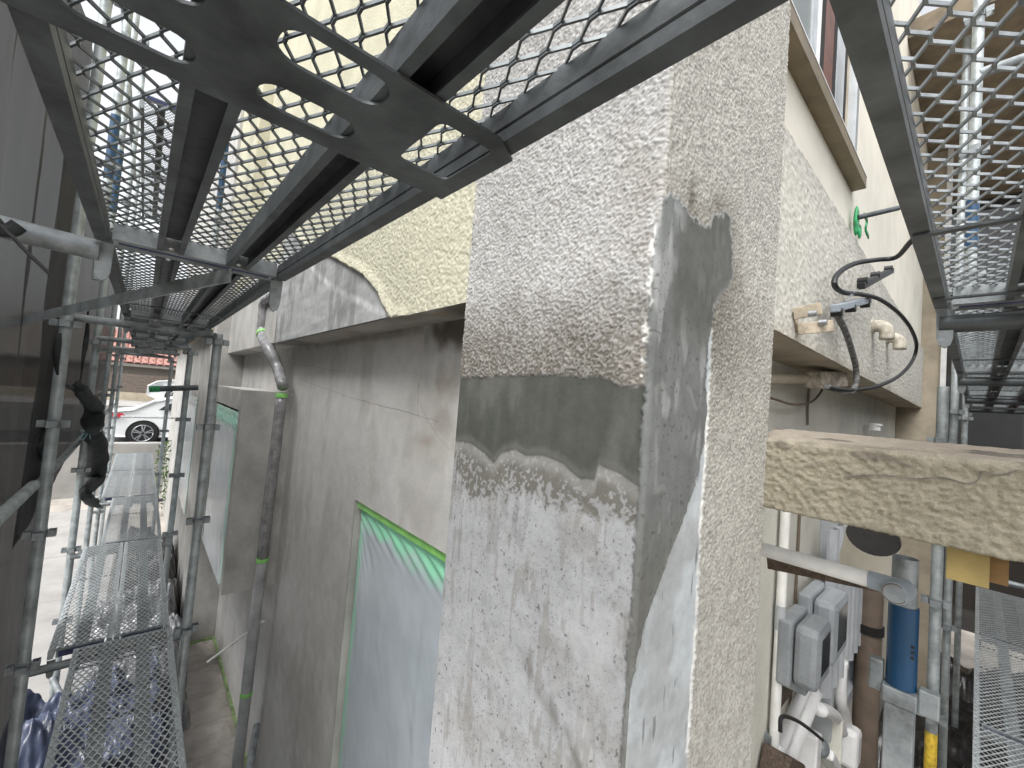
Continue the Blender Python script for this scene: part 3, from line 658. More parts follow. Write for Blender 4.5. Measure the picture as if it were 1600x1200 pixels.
def pipe(name, path, r, m, label, cat, group=None, n=14):
    o = obj(name, MB().tube(path, r, n), m, autos=True); return tag(o, label, cat, group)
G3 = 'horizontal scaffold tubes'
pipe('scaffold_tube', [(-.9,1.41,.318), (-.105,1.41,.282)], .0243, M['galv'], 'grey transom tube left of the overhead deck, in front of the net', 'scaffold tube', G3)
for k, y in enumerate((3.20, 4.99, 6.78, 8.57)):
    pipe('scaffold_tube', [(-.325,y,.262), (.315,y,.262)], .0213, M['galv'], ['overhead transom under the second deck joint', 'overhead transom under the third deck joint', 'overhead transom under the fourth deck joint', 'farthest overhead transom by the street'][k], 'scaffold tube', G3)
    pipe('scaffold_tube', [(-.325,y-.01,LZ-.03), (.315,y-.01,LZ-.03)], .0213, M['galv'], ['lower transom across the nearest deck joint', 'lower transom across the second deck joint', 'lower transom across the third deck joint', 'lower transom at the street end'][k], 'scaffold tube', G3)
pipe('scaffold_tube', [(.8-1.2,.35,-.60), (-.36,3.1,-.60)], .0243, M['post'], 'guard rail tube slanting in along the net at waist height', 'scaffold tube', G3)
pipe('scaffold_tube', [(-.36,3.2,-.62), (-.36,10.4,-.62)], .0213, M['galv'], 'guard rail tube running along the outer posts', 'scaffold tube', G3)
pipe('scaffold_tube', [(-.36,3.2,2.75), (-.36,8.57,2.9)], .0213, M['galv'], 'high guard rail tube above the overhead decks', 'scaffold tube', G3)
pipe('scaffold_tube', [(-.3,12.4,-1.0), (1.0,12.4,-1.0)], .024, M['galv_new'], 'bright tube crossing the alley end before the white car', 'scaffold tube', G3)
pipe('scaffold_tube', [(-.35,5.0,-2.55), (.30,3.2,-3.0)], .0213, M['galv'], 'diagonal brace tube under the paired lower decks', 'scaffold tube', G3)
pipe('scaffold_tube', [(.30,1.55,-2.35), (.75,3.1,-2.25)], .0213, M['galv'], 'low tube beside the wrapped downpipe foot', 'scaffold tube', G3)
for k, x in enumerate((1.45, 2.98, 4.52, 6.06)):
    pipe('scaffold_tube', [(x,.07,.272), (x,-.42,.272)], .0213, M['galv_dark'], ['first transom under the right overhead decks', 'second transom under the right overhead decks', 'third transom under the right overhead decks', 'fourth transom under the right overhead decks'][k], 'scaffold tube', G3)
pipe('scaffold_tube', [(3.36,.05,2.05), (3.9,-.9,2.35)], .028, M['galv'], 'thick tube high behind the right mesh deck', 'scaffold tube', G3)
pipe('scaffold_tube', [(4.9,.12,-1.05), (4.9,-.44,-1.05)], .0213, M['galv'], 'cross tube above the right lower decks', 'scaffold tube', G3)
b = [oz(360,430,.285), ox(-30,514,-.62)]
o = obj('flat_brace', MB().bar(b[0], b[1], .006, .038, up=(0,0,1)), M['post']); tag(o, 'flat steel brace bar slanting below the overhead deck to the net', 'brace', 'flat brace bars')
o = obj('flat_brace', MB().bar((.25,6.3,.26), (-.3,4.9,.16), .006, .04), M['galv']); tag(o, 'farther flat brace under the overhead row', 'brace', 'flat brace bars')
o = obj('flat_brace', MB().bar((-.30,6.8,.27), (.28,8.3,.25), .006, .035), M['galv_dark']); tag(o, 'far crossing flat brace under the overhead row', 'brace', 'flat brace bars')
# wall ties wrapped with green tape
def tie(a, b, r, cap_end, label, tape_flap=False):
    t = thing('wall_tie', label, 'wall tie', tuple(a), 'scaffold wall ties with green tape')
    obj('tie_rod', MB().tube([a, b], r, 12), M['galv_dark'], t, autos=True)
    d = np.array(b)-np.array(a); d /= np.linalg.norm(d); e = np.array(a if cap_end == 0 else b); d = d if cap_end == 0 else -d
    return t, e, d
t, e, d = tie((.06,5.0,-.147), (.40,5.0,-.105), .026, 0, 'grey tube stub capped with green tape between posts over the left alley')
obj('green_tape', MB().tube([e-d*.015, e+d*.06], .029, 12), M['green_tape_dark'], t, autos=True)
a = oy(1340,340,YB-.012); b = oy(1404,325,.30)
t, e, d = tie(a, b, .013, 0, 'thin tie rod with dangling green tape on the side wall')
tp = MB(); c0 = oy(1338,345,YB-.004)
tp.ball(c0, .05, 7, (.55,.25,1.6)); tp.ball(c0+np.array((.03,-.01,-.05)), .03, 6, (.8,.3,1.3))
q = [oy(x, y, YB-.02) for x, y in ((1350,335), (1355,345), (1352,358), (1357,371))]
for p0, p1 in zip(q[:-1], q[1:]): tp.bar(p0, p1, .02, .006, up=(0,1,0))
obj('green_tape', tp, M['green_tape_dark'], t, smooth=True)

# ------------------------------------------------------------------ safety net, rolled net, twine
def net(name, pts, z0, z1, label, bulge=.05, seed=0, zlow=None):
    n, k = 90, 120; u = np.linspace(0, 1, n); v = np.linspace(0, 1, k); U, V = np.meshgrid(u, v, indexing='ij')
    pts = np.array(pts, float); cum = np.concatenate([[0], np.cumsum(np.hypot(*np.diff(pts, axis=0).T))]); cum /= cum[-1]
    X = np.interp(U, cum, pts[:, 0]); Y = np.interp(U, cum, pts[:, 1]); lo = z0 if zlow is None else np.interp(U, [0, 1], zlow)
    Z = lo+(z1-lo)*V
    X = X - bulge*(.6*fbm(U*9, V*2.2, 4, 90+seed)+.4*np.abs(np.sin(U*23+3*V+seed))*fbm(U*5, V*4, 2, 95+seed))
    o = grid(name, np.stack([X, Y, Z], -1), M['net']); return tag(o, label, 'safety net', 'grey scaffold nets')
net('safety_net', [(-.44,1.0), (-.43,1.6), (-.335,3.50)], -2.9, 1.85, 'dark grey safety net hanging left of the nearest deck', .10, 1)
net('safety_net', [(-.395,3.25), (-.42,6), (-.46,10.4)], -.9, 1.3, 'farther grey safety net gathered up behind the outer posts', .06, 2, zlow=(-.95, -.5))
net('safety_net', [(8.6,-.9), (8.6,2.0)], -2.6, 3.6, 'grey net closing the far end of the right alley', .08, 3)
net('safety_net', [(1.9,-1.0), (8.6,-.95)], -2.6, 1.2, 'grey net along the outer side of the right decks', .02, 4)
bn = thing('rolled_net', 'black bundled net tied with pale twine on the outer post', 'net bundle', (-.24, 3.55, -.85))
pth = [ox(a+5, b, x) for a, b, x in ((118,603,-.30), (128,618,-.29), (142,636,-.27), (140,658,-.27), (141,673,-.27), (143,690,-.27), (145,718,-.27), (142,750,-.28), (128,770,-.28), (140,785,-.27), (150,792,-.26))]
pp = smooth_path(pth, 6); rr = np.interp(np.linspace(0, 1, len(pp)), np.linspace(0, 1, 11), [.026,.038,.052,.068,.040,.078,.092,.072,.036,.044,.014])
mbn = MB().tube(pp, list(rr), 20); V = np.array(mbn.v); nse = (fbm(V[:, 2]*26, V[:, 0]*70+V[:, 1]*60, 3, 44)-.5)*.03
cen = np.repeat(np.array(pp), 20, axis=0); dirv = V-cen; dirv /= np.linalg.norm(dirv, axis=1)[:, None]+1e-9; mbn.v = [tuple(p) for p in V+dirv*nse[:, None]]
obj('net_folds', mbn, M['net_black'], bn, smooth=True)
tw = MB(); c = np.array(pth[4])
tw.tube(smooth_path([c+np.array((.045*math.cos(t), .045*math.sin(t), .004*math.sin(3*t))) for t in np.linspace(0, 6.28, 12)], 3), .003, 6)
for dx, dz in ((-.06,-.05), (.01,-.06), (-.05,.005), (.05,.012), (-.03,-.07)): tw.tube([c+(-.02,-.045,0), c+(-.02+dx*.6,-.06,dz*.6), c+(-.02+dx,-.055,dz)], .0028, 6)
obj('twine', tw, M['tie'], bn)
# black straps looping round the nearest outer post
st = thing('net_strap', 'black strap looped from the net round the bright outer post', 'strap', (-.36, 3.1, -.6))
q = [ox(a, b, -.33) for a, b in ((92,520), (88,560), (93,592), (112,606), (124,600), (130,560), (136,520), (138,470))]
obj('strap_loop', MB().tube(smooth_path(q, 5), [.010+.005*math.sin(i*.5) for i in range(36)], 10), M['net_black'], st, smooth=True)
q = [ox(a, b, -.37) for a, b in ((78,660), (66,690), (64,705), (76,722))]; obj('strap_tail', MB().tube(smooth_path(q, 5), .016, 8), M['net_black'], st, smooth=True)
rg = MB(); c = ox(66,723,-.38); rg.tube([c+np.array((0, .018*math.cos(t), .013*math.sin(t))) for t in np.linspace(0, 6.2832, 15)], .004, 6); obj('eyelet_ring', rg, M['galv_new'], st, smooth=True)
q = [oy(a, b, 1.30) for a, b in ((0,352), (14,366), (22,372), (40,392), (80,430))]; pipe('cord', smooth_path(q, 5), .0035, M['black'], 'thin black cord hanging from the grey transom tube', 'cord')
q = [oy(a, b, 1.34) for a, b in ((-12,345), (0,358), (16,360), (30,352))]; pipe('cord', smooth_path(q, 5), .014, M['net_black'], 'black knot of netting under the grey transom tube', 'cord knot')

# ------------------------------------------------------------------ masking film on the openings
def film(name, y0, y1, z0, z1, x, label, m, tape_top=True, green=.13, seed=0, side=.075):
    t = thing(name, label, 'masking sheet', (x, (y0+y1)/2, z0), 'masking film over the openings')
    n, k = 130, 200; u = np.linspace(0, 1, n); v = np.linspace(0, 1, k); U, V = np.meshgrid(u, v, indexing='ij')
    Y = y0+(y1-y0)*U; Z = z0+(z1-z0)*V; dt = z1-Z; ds = np.minimum(Y-y0, y1-Y)
    fan = np.abs(np.sin((Y-y1)*14+(dt)*60/(1+6*np.abs(Y-y1))))*np.exp(-((dt-.22)/.13)**2)*np.exp(-((y1-Y)/.22)**2)
    wr = .006*fbm(Y*9+dt*5, Z*3, 4, 100+seed)+.0012*np.sin(Y*60+5*fbm(Y*8, Z*3, 2, 104+seed))*sst(.45, .75, fbm(Y*5, Z*2, 2, 107+seed)) + .008*fan + .012*np.exp(-ds/.03)
    wr += .005*np.sin((dt+.5*(Y-y0))*95)*np.exp(-((dt-.09)/.07)**2)
    X = x+wr-.012*np.exp(-ds/.012)*0
    j = fbm(Y*12, Z*12, 3, 111+seed)-.5
    tint = np.maximum(sst(green+.03, green-.05, dt+j*.10), sst(side+.02, side*.3, ds+j*.05)*.8); 
    tint = np.maximum(tint, .04*fbm(Y*4, Z*4, 3, 115))
    grid('film', np.stack([X, Y, Z], -1), m, t, attrs={'tint': tint})
    if tape_top:
        obj('tape', MB().bar((x-.010,y0,z1-.006), (x-.010,y1,z1-.006), .004, .040, up=(0,0,1)).bar((x-.005,y0,z1-.018), (x-.005,y1-.02,z1-.022), .003, .018), M['green_tape'], t)
    return t
film('masking_sheet', .96, yB-.012, zBt, zT-.012, XW+.02, 'bluish film with green taped top over the tall opening next to the pillar', M['film'])
film('masking_sheet', 3.86, 5.13, -1.60, -.25, .575-.006, 'pale film over the bay window behind the grey post', M['film_pale'], tape_top=False, green=.16, seed=4, side=.10)
film('masking_sheet', 7.6, 10.8, -2.0, -.30, .62-.02, 'pale film on the far wing window by the far post', M['film_pale'], tape_top=False, green=.02, seed=8, side=.02)
fs = thing('floor_sheet', 'clear plastic sheet taped to the floor along the left wall', 'floor sheet', (.8, 5, GZ))
n, k = 80, 160; Xg, Yg = np.meshgrid(np.linspace(.32, .925, n), np.linspace(3.3, 6.19, k), indexing='ij')
grid('plastic', np.stack([Xg, Yg, GZ+.02+.05*fbm(Xg*8, Yg*5, 4, 121)+.03*fbm(Xg*3, Yg*18, 3, 125)], -1), M['floorfilm'], fs)
obj('tape', MB().box(.905, .927, 3.3, 6.19, GZ+.06, GZ+.09).box(.62, .905, 6.17, 6.195, GZ+.06, GZ+.085), M['green_tape_pale'], fs)

# ------------------------------------------------------------------ wrapped downpipe
dp = thing('downpipe', 'downpipe wrapped in clear plastic with green tape rings', 'downpipe', (.86, 3.95, GZ))
XD = .80
q = [ox(a, b, XD-.06 if b < 560 else XD) for a, b in ((428,462), (415,472), (411,500), (410,522), (420,545), (434,575), (442,604))]
q2 = [ox(a, b, XD) for a, b in ((440,650), (433,700), (428,770), (418,850), (408,930), (398,1010), (388,1080), (372,1200), (360,1290))]
# straighten the long run: keep the measured top and foot
top, foot = q[-1], q2[-1]; run = [top+(foot-top)*t for t in np.linspace(0.02, 1, 30)]
up = smooth_path(q, 6); mbp = MB().tube(up, [.044+.002*math.sin(i*1.9)+.003*math.sin(i*.33) for i in range(len(up))], 18)
obj('bend', mbp, M['wrap'], dp, smooth=True)
mbp = MB().tube(run[:12], [.039+.001*math.sin(i*2.3) for i in range(12)], 18); obj('upper_pipe', mbp, M['wrap'], dp, smooth=True)
obj('lower_pipe', MB().tube(run[11:], .039, 18), mat('grey_downpipe', (.36,.37,.37), .38, 0, .15, 7), dp, smooth=True)
for c, dd in ((q[3], q[4]-q[2]), (run[0], run[1]-run[0]), (run[11], run[12]-run[11]), (run[20], run[21]-run[20])):
    dd = dd/np.linalg.norm(dd); obj('green_ring', MB().tube([c-dd*.014, c+dd*.014], .049 if c is q[3] else .043, 18), M['green_tape'], dp, autos=True)
e0 = q[0]; obj('inlet', MB().tube([e0+(-.02,0,-.005), e0+(.12,-.02,.04)], .034, 16), M['wrap'], dp, smooth=True)
obj('inlet_tape', MB().tube([e0+(.005,-.03,.0), e0+(.02,-.05,.004)], .046, 16), M['green_tape'], dp, autos=True)
pipe('drain_rod', [(.60,4.2,-2.35), (.88,3.75,-1.9)], .009, M['pvc'], 'thin pale rod leaning below the bay window box', 'rod')

# ------------------------------------------------------------------ sheets under the lower decks
def sheet(name, x0, x1, y0, y1, zb, amp, m, label, seed):
    n, k = 110, 170; Xg, Yg = np.meshgrid(np.linspace(x0, x1, n), np.linspace(y0, y1, k), indexing='ij')
    r = np.abs(fbm(Xg*4+Yg*1.5, Yg*3-Xg, 5, seed)-.5)*2
    Zg = zb+amp*(1-r)*fbm(Xg*2, Yg*2, 2, seed+7)*1.6
    e = np.minimum(np.minimum(Xg-x0, x1-Xg), np.minimum(Yg-y0, y1-Yg)); Zg = GZ+.02+(Zg-GZ-.02)*sst(0, .2, e+.1*fbm(Xg*5, Yg*5, 2, seed+9))
    return tag(grid(name, np.stack([Xg, Yg, Zg], -1), m), label, 'tarpaulin')
sheet('tarpaulin', -.62, .42, 1.9, 4.9, -2.95, .6, M['bluetarp'], 'crumpled blue tarpaulin below the nearest lower deck', 130)
sheet('tarpaulin', -.30, .60, 4.7, 6.9, -3.0, .5, M['greysheet'], 'crumpled shiny grey plastic sheet below the paired lower decks', 140)
sheet('tarpaulin', -.1, .62, 6.8, 9.4, -3.0, .5, M['darktarp'], 'black plastic heap at the foot of the far wing', 150)
sheet('tarpaulin', 1.0, 8.3, -1.0, .66, -3.15, .4, M['darktarp'], 'dark sheeting on the ground of the right alley', 160)
tg = [np.array((.40+.10*math.sin(t*3.1), 3.85-1.5*t, GZ+.45*math.sin(t*2.8)+.12)) for t in np.linspace(0, 1, 12)]
tag(obj('tarpaulin_roll', MB().tube(smooth_path(tg, 4), [.045+.012*math.sin(i*.8) for i in range(45)], 14), M['bluetarp'], smooth=True), 'rolled blue tarpaulin edge curving beside the floor sheet', 'tarpaulin roll')
hs_ = MB().tube(smooth_path([(-.62,4.3,GZ+.06), (-.45,4.15,GZ+.06), (-.35,4.3,GZ+.06), (-.5,4.5,GZ+.06), (-.68,4.45,GZ+.06), (-.6,4.2,GZ+.10), (-.4,4.1,GZ+.1)], 6), .025, 10)
tag(obj('hose', hs_, M['tie'], smooth=True), 'pale aqua hose coiled on the paving left of the deck', 'hose')

# ------------------------------------------------------------------ cable, clips, bracket and vents on the band
yc = YB-.05
cb = [oy(a, b, yy) for a, b, yy in ((1440,360,.16), (1421,380,.20), (1400,402,.26), (1370,406,.32), (1335,412,.36), (1310,427,.38), (1304,445,.38), (1318,457,.38), (1345,460,.37), (1375,468,.34), (1405,490,.31), (1424,515,.29), (1432,540,.29), (1425,565,.31), (1405,587,.34), (1375,602,.37), (1340,609,.40), (1315,609,.42), (1295,606,.45))]
pipe('cable', smooth_path(cb, 6), .0100, M['black'], 'black cable looping off the side wall under the mesh deck', 'cable')
cb = [oy(a, b, yy) for a, b, yy in ((1303,487,.41), (1312,500,.40), (1322,520,.40), (1330,545,.40), (1337,572,.40), (1338,595,.40), (1330,612,.41), (1310,610,.43), (1290,604,.46))]
pipe('cable', smooth_path(cb, 6), .0125, mat('worn_cable', (.05,.05,.048), .8, 0, .5, 60, col2=(.25,.25,.24)), 'thick worn cable hanging from the wall bracket to the conduit', 'cable')
def clip(name, p, q_, y, m, label):
    t = thing(name, label, 'cable clip', tuple(oy(*p, y))); a, b = oy(*p, y), oy(*q_, y); d = (b-a); n_ = np.array((-d[2], 0, d[0])); n_ /= np.linalg.norm(n_)
    obj('clip_body', MB().bar(a, b, .03, .030, up=tuple(n_)), m, t, bevel=.004)
    for f in (.05, .42, .9):
      j = MB().tube([a+d*f-n_*.018*(1 if m is M['clip_grey'] else -1)+(0,-.018,0), a+d*f-n_*.018*(1 if m is M['clip_grey'] else -1)+(0,.018,0)], .016, 10)
      obj('jaw', j, m if m is not M['clip_grey'] else M['black'], t, autos=True)
    return t
clip('cable_clip', (1345,447), (1392,423), .36, M['black'], 'black cable clamp hanging between the cable loops')
clip('cable_clip', (1304,482), (1356,469), .38, M['clip_grey'], 'grey cable clamp in front of the wall bracket')
wr_ = [oy(a, b, .37) for a, b in ((1398,405), (1390,420))]; pipe('wire', wr_, .002, M['alu'], 'short steel wire from black clamp to cable', 'wire')
wr_ = [oy(a, b, .37) for a, b in ((1345,447), (1330,460), (1320,472), (1338,456))]; pipe('wire', wr_, .002, M['alu'], 'steel wire between black and grey clamps', 'wire')
br = thing('wall_bracket', 'beige painted angle bracket with slotted holes on the side wall', 'bracket', tuple(oy(1270,510,YB)))
p = [oy(a, b, YB-.01) for a, b in ((1239,487), (1302,476), (1302,516), (1250,516))]
a, b = oy(1240,490,YB-.005), oy(1245,512,YB-.005)
obj('base_plate', MB().bar(oy(1241,484,YB-.004), oy(1246,516,YB-.004), .035, .006, up=(0,1,0)), M['bracket'], br)
for (p0, p1) in (((1240,491), (1284,481)), ((1246,514), (1302,509))):
    m_ = MB().bar(oy(*p0, YB-.01), oy(*p1, YB-.09), .006, .042); obj('arm', m_, M['bracket'], br, bevel=.002)
for c in ((1270,490), (1286,504)):
    q0 = oy(*c, YB-.07); obj('bolt', MB().tube([q0+(0,-.012,0), q0+(0,.012,0)], .011, 10), M['galv_new'], br, autos=True)
for k, (c, e) in enumerate((((1362,510), (1376,548)), ((1385,528), (1392,556)))):
    a0 = oy(*c, YB+.0); v_ = thing('elbow_vent', ['cream elbow vent nearer the cable on the side wall', 'cream elbow vent half hidden behind the other vent'][k], 'vent', tuple(a0), 'elbow vents on the side wall')
    R_ = .036; elb = [a0+(0,.02,0), a0+(0,-.03,.0), a0+(0,-.055,-.010), a0+(0,-.07,-.035), a0+(0,-.072,-.085)]
    obj('elbow', MB().tube(smooth_path(elb, 4), R_, 18), M['ventcream'], v_, smooth=True)
    obj('collar', MB().tube([a0+(0,.005,0), a0+(0,-.012,0)], R_+.010, 18), M['ventcream'], v_, autos=True)
cd = thing('conduit_box', 'weathered junction box with short conduit under the soffit', 'junction box', tuple(oy(1290,595,.5)))
obj('conduit', MB().tube([oy(1195,592,.60), oy(1268,592,.60)], .024, 12), M['beige'], cd, autos=True)
a0 = oy(1266,592,.58); a1 = oy(1314,590,.50)
obj('box_body', MB().bar(oy(1270,594,.56), oy(1312,592,.52), .08, .085), mat('weathered_box', (.42,.37,.30), .85, 0, .35, 25), cd, bevel=.006)
q = [oy(a, b, .62) for a, b in ((1205,622), (1240,632), (1268,628), (1283,612), (1284,604))]; pipe('wire', smooth_path(q, 5), .006, M['brown'], 'thin brown wire drooping below the junction box', 'wire')
q = [oy(a, b, .66) for a, b in ((1264,606), (1262,640), (1262,664))]; pipe('wire', q, .006, M['brown'], 'brown wire falling straight to the lintel', 'wire')
cp = oy(1366,667,.60); tag(obj('pipe_cap', MB().tube([cp-(0,0,.03), cp+(0,0,.012)], .045, 18).tube([cp+(0,0,.012), cp+(0,0,.03)], .055, 18), M['pvc_white'], autos=True), 'small white round cap just above the stucco lintel', 'cap')

# ------------------------------------------------------------------ under the lintel: conduits, meters, sheet, blue post
c0, c1 = ox(1180,855,1.45), ox(1385,913,1.45)
wc = thing('conduit_pipe', 'ivory conduit running out from behind the pillar to a capped elbow', 'conduit', tuple(c0))
obj('pipe', MB().tube([c0+(0,.25,.0), c1], .0205, 16), M['pvc'], wc, autos=True)
d = c1-c0; d /= np.linalg.norm(d)
obj('socket', MB().tube([c1-d*.035, c1+d*.03], .0225, 16).tube([c1+d*.02+(.012,-.01,-.002), c1+d*.02+(-.045,.0,-.004)], .0265, 18), M['clip_grey'], wc, autos=True)
e1 = c1+d*.02+np.array((-.045,0,-.004)); obj('end_cap', MB().tube([e1, e1+(-.004,0,0)], .021, 18), M['galv'], wc, autos=True)
obj('cap_ring', MB().tube([e1+(-.001,0,0), e1+(-.003,0,0)], .0235, 18), M['brown'], wc, autos=True)
o = obj('timber_batten', MB().bar(ox(1200,876,1.62), ox(1372,910,1.62), .02, .048), M['wood']); tag(o, 'dark weathered batten under the ivory conduit', 'batten')
vp = thing('service_pipe', 'slim ivory service pipe down the side wall with low elbow', 'pipe', tuple(oy(1212,1150,YL)))
a0, a1 = oy(1228,790,YL-.035), oy(1209,1165,YL-.035); a1 = np.array((a0[0], a0[1], a1[2]))
obj('pipe_run', MB().tube([a0, a1], .022, 14), M['pvc'], vp, autos=True)
obj('pipe_coupling', MB().tube([a0+(a1-a0)*.42, a0+(a1-a0)*.52], .0245, 14), M['corrug'], vp, autos=True)
lw = [a1, a1+(.02,0,-.045), a1+(.10,0,-.06), a1+(.45,-.02,.12), a1+(1.9,-.03,.55)]
obj('low_branch', MB().tube(smooth_path(lw[:3], 5)+[lw[3], lw[4]], .030, 14), M['pvc_white'], vp, smooth=True)
lw2 = [p+np.array((.10,-.01,-.10)) for p in lw[2:]]; obj('low_branch', MB().tube(lw2, .040, 14), M['pvc_white'], vp, smooth=True)
obj('pipe_clamp', MB().box(a1[0]-.03, a1[0]+.03, YL-.03, YL-.001, a1[2]-.0, a1[2]+.05), M['galv'], vp)
mwood = thing('meter_board', 'dark wooden backing board behind the electricity meters', 'board', tuple(oy(1222,1040,YL)))
obj('plank', MB().box(oy(1214,1000,YL)[0], oy(1214,1000,YL)[0]+.75, YL-.03, YL-.002, -1.45, -1.05), M['wood'], mwood)
def meter(x0, x1, z0, z1, m, label, dpt=.17):
    t = thing('electric_meter', label, 'electricity meter', ((x0+x1)/2, YL-.1, z0), 'grey electricity meters')
    b = obj('back_case', MB().box(x0-.01, x1+.01, YL-.095, YL-.031, z0-.02, z1+.01), m, t, bevel=.014)
    obj('front_case', MB().box(x0, x1, YL-dpt-.03, YL-.096, z0, z1), m, t, bevel=.03)
    obj('display_window', MB().box(x0+.05, x1-.05, YL-dpt-.033, YL-dpt-.0301, z0+.07, z1-.045), M['meter_glass'], t, bevel=.001)
    obj('window_surround', plate_box(x0+.038, x1-.038, YL-dpt-.0325, z0+.058, z1-.033), m, t)
    obj('terminal_cover', MB().box((x0+x1)/2-.09, (x0+x1)/2+.09, YL-.15, YL-.04, z0-.045, z0-.001), m, t, bevel=.01)
    obj('seal', MB().tube([((x0+x1)/2+.03, YL-.152, z0-.035), ((x0+x1)/2+.03, YL-.16, z0-.035)], .014, 10), mat('green_seal', (.05,.20,.18), .4), t, autos=True)
def plate_box(x0, x1, y, z0, z1):
    m = MB(); w_ = .012
    m.box(x0, x1, y, y+.003, z1-w_, z1); m.box(x0, x1, y, y+.003, z0, z0+w_); m.box(x0, x0+w_, y, y+.003, z0+w_, z1-w_); m.box(x1-w_, x1, y, y+.003, z0+w_, z1-w_); return m
p0 = oy(1240,950,YL-.1); 
meter(2.44, 2.70, -1.25, -.965, M['grey_plastic'], 'larger grey electricity meter in front, nearest the pillar')
meter(2.78, 3.10, -1.25, -.925, M['grey_plastic2'], 'paler electricity meter behind the larger grey one')
q = [oy(a, b, YL-.01) for a, b in ((1250,795), (1249,1000), (1246,1130))]; pipe('wire', [np.array((q[0][0], YL-.01, z)) for z in (-.45, -2.2)], .007, M['brown'], 'thin dark wire down the wall behind the meters', 'wire')
# small lower window behind
lwn = thing('side_window', 'small grey framed window low on the side wall', 'window', tuple(oy(1280,850,YL)))
x0, x1 = 3.35, 4.4
obj('window_frame', MB().box(x0, x1, YL-.10, YL-.002, -1.95, -1.88).box(x0, x1, YL-.10, YL-.002, -.66, -.58).box(x0, x0+.07, YL-.10, YL-.002, -1.88, -.66).box(x1-.25, x1, YL-.10, YL-.002, -1.88, -.66).box(x0+.07, x1-.25, YL-.10, YL-.002, -1.18, -1.08), M['corrug'], lwn)
obj('pane', MB().box(x0+.071, x1-.251, YL-.05, YL-.03, -1.879, -.661), M['meter_glass'], lwn)
# corrugated sheet
cs = MB(); xa, xb = 3.05, 4.72; nn = 88
prof = []
for i in range(nn+1):
    u = i/nn; ph = (u*11) % 1; prof.append((xa+(xb-xa)*u, .55+.03*float(np.clip(4*abs(ph-.5)-1, -.7, .7))))
v = []; f = []
for x, y in prof: v += [(x, y, -1.56), (x, y, -.60)]
for i in range(nn): f.append((2*i, 2*i+2, 2*i+3, 2*i+1))
cs.add(v, f); t = tag(obj('corrugated_sheet', cs, M['corrug']), 'grey corrugated plastic screen standing off the side wall', 'corrugated sheet')
sm = t.modifiers.new('thick', 'SOLIDIFY'); sm.thickness = .004
vd = thing('vent_duct', 'beige vent hood with a black round opening under the lintel', 'vent hood', tuple(oy(1365,835,.4)))
c = ox(1364,838,2.3)
ad = np.array((.62,.16,-.62)); ad /= np.linalg.norm(ad)
obj('hood_shell', MB().tube([c, c+ad*.05, c+ad*.24], [.088,.088,.092], 28, cap=False), M['smooth_cream'], vd, autos=True)
obj('opening', MB().tube([c+ad*.012, c+ad*.016], .0865, 28), M['hole'], vd)
# blue jack post
XJ = 1.62; _j = ox(1412, 945, XJ); cx, cy = XJ, float(_j[1])
zt, zs, zb = float(ox(1418,872,XJ)[2]), float(_j[2]), float(ox(1408,1062,XJ)[2])
jp = thing('jack_post', 'blue painted jack post with slotted top under the lintel', 'jack post', (cx, cy, GZ))
obj('inner_tube', MB().tube([(cx,cy,zs-.06), (cx,cy,zt)], .0275, 20, cap=False).tube([(cx,cy,zs-.06), (cx,cy,zt-.015)], .0235, 20), M['galv'], jp, autos=True)
obj('blue_sleeve', MB().tube([(cx,cy,zb-.015), (cx,cy,zs)], .032, 20), M['blue'], jp, autos=True)
obj('slot', MB().box(cx-.0290, cx-.0268, cy-.006, cy+.006, zs+.02, zs+.055), M['hole'], jp)
for dz in (0, .014, .028): obj('paint_mark', MB().box(cx-.026, cx-.022, cy-.0262, cy-.018, zs-.10-dz, zs-.094-dz), M['black'], jp)
obj('collar', MB().box(cx-.035, cx+.035, cy-.035, cy+.035, zb-.06, zb-.016), M['galv'], jp, bevel=.004)
obj('collar_wing', MB().box(cx-.014, cx+.014, cy-.076, cy-.0351, zb-.065, zb+.0), M['galv'], jp, bevel=.004)
obj('collar_wing', MB().box(cx-.014, cx+.014, cy+.0351, cy+.066, zb-.05, zb+.035), M['galv'], jp, bevel=.004)
obj('lower_box_tube', MB().box(cx-.030, cx+.030, cy-.030, cy+.030, GZ, zb-.061), M['galv'], jp, bevel=.003)
bx = thing('ochre_box', 'ochre painted box fixed under the stucco lintel', 'box', (1.34, .01, -.30))
obj('front_panel', MB().box(1.292, 1.30, -.020, .040, -.298, -.226), M['ochre'], bx, bevel=.001)
obj('side_panel', MB().box(1.3005, 1.41, .032, .040, -.290, -.230), M['ochre'], bx)
obj('back_panel', MB().box(1.33, 1.338, -.046, -.0205, -.292, -.228), mat('ochre_brown', (.27,.16,.06), .75), bx)
obj('bottom_panel', MB().box(1.3005, 1.41, -.020, .0315, -.297, -.29), M['ochre'], bx)
